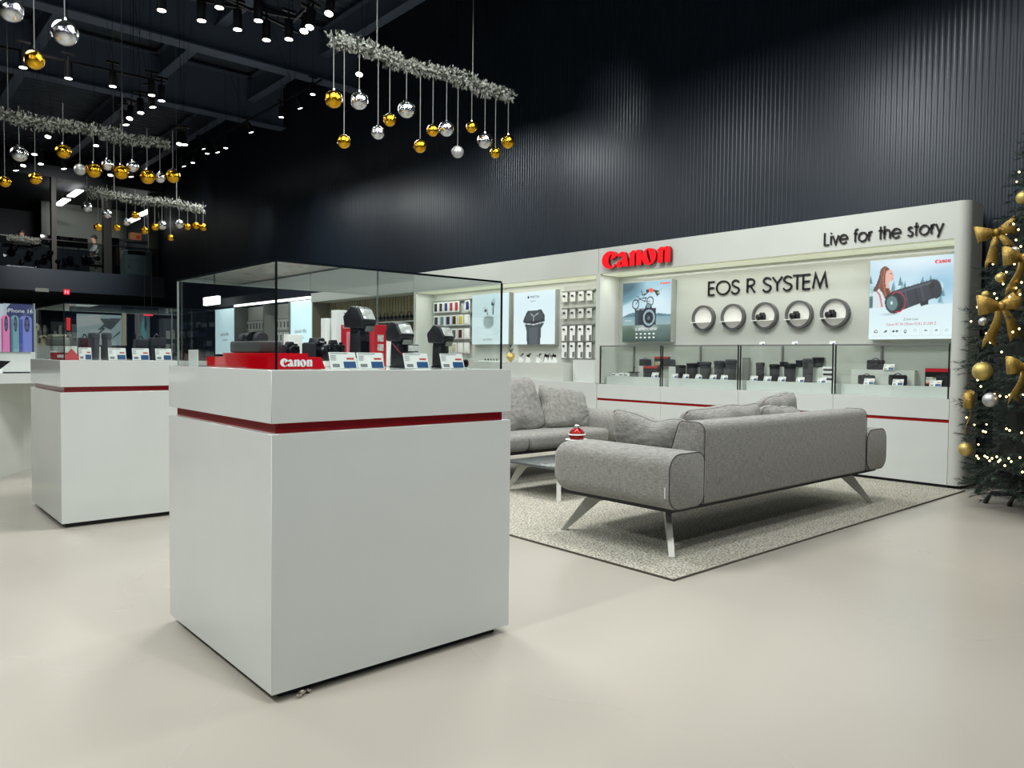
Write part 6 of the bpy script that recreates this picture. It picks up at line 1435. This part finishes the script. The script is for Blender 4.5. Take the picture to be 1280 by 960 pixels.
im = Img(24, 40, (90, 120, 130)); im.vgrad(0, 1, (70, 84, 92), (140, 160, 160)); im.ell(0.45, 0.55, 0.3, 0.35, (96, 176, 186), 1, soft=0.5); im.ell(0.6, 0.4, 0.1, 0.2, (30, 60, 70))
t, w, h = board('promotion_pillar', 'cyan printed promotion pillar under the gallery', 'column', 174, 187, 384, 434, 27.5, WHITEM, 0.5); link('printed_face', im.mesh('printed_face', w, h, print_mat('dim_lit_print', 0.35)), t, Matrix.Translation((0, 0, 0.003)))
t, w, h = board('till_sign', 'red lit lettering above the promotion pillar', 'sign', 180, 191, 391.5, 394.5, 24.5, mat('red_lit_sign', (214, 20, 50)))
for q in (0.1, 0.9): MB().cyl((w*q, h, -0.03), (w*q, hy(100, 366, 30.0).z+4.2, -0.03), 0.006, n=4).build('suspension_wire', BLACKM, t)
t, w, h = board('red_banner', 'bright red vertical banner behind the rear showcase', 'banner', 83.5, 88, 397, 413, 24, mat('red_banner', (214, 30, 34), 0.5, emit=(214, 30, 34), es=0.45)); MB().box(w*0.4, w*0.6, -gp(85, 413, 24).z, 0.02, -0.05, -0.01).build('stand_pole', BLACKM, t)
for k, (x0, x1, y0, c_) in enumerate([(64, 82, 402, (50, 56, 66)), (46, 62, 410, (96, 98, 96)), (205, 224, 398, (70, 78, 86)), (90, 96, 405, (60, 66, 74))]):
    a = gp(x0, 440, 25+k*0.3); b = gp(x1, y0, 25+k*0.3); t = thing('display_gondola', '%s shelf gondola far under the gallery' % ['dark', 'grey', 'slate', 'narrow dark'][k], 'shelf', (a.x, 25+k*0.3, 0)); w = b.x-a.x; h = gp(x0, y0, 25+k*0.3).z
    m_ = mat('gondola_%d' % k, c_, 0.6); box('carcass', m_, (0, w, 0, 0.5, 0, h), t)
    for j in range(4): box('shelf', GREYM, (0.03, w-0.03, -0.12, 0, 0.5+j*0.42, 0.52+j*0.42), t)
    mb = MB(); 
    for j in range(4):
        x_ = 0.05
        while x_ < w-0.15: wd = rr.uniform(0.06, 0.14); mb.box(x_, x_+wd*0.85, -0.10, -0.02, 0.52+j*0.42, 0.52+j*0.42+rr.uniform(0.1, 0.3)); x_ += wd+0.03
    mb.build('boxed_goods', mat('goods_mixed', (150, 154, 152), 0.5, var=0.6, scale=3), t)['kind'] = 'stuff'
for k, (x_, y_) in enumerate([(88, 375.5), (123, 376), (155, 378)]):
    p = hz(x_, y_, 3.45); o = MB().cyl((0, 0, 0), (0, 0, 0.03), 0.1, n=16).build('downlight', LAMP); o.location = p; tag(o, 'round downlight under the gallery, %s from the left' % ORD[k], 'lamp', 'downlights under the gallery')
spot('under_gallery_lamp', (5.0, 23.5, 5.2), (5.0, 26.0, 1.0), 420, 110, 0.8, 0.06)
spot('under_gallery_lamp', (4.0, 32.5, 3.3), (4.0, 34.5, 0.5), 60, 140, 0.8, 0.06)
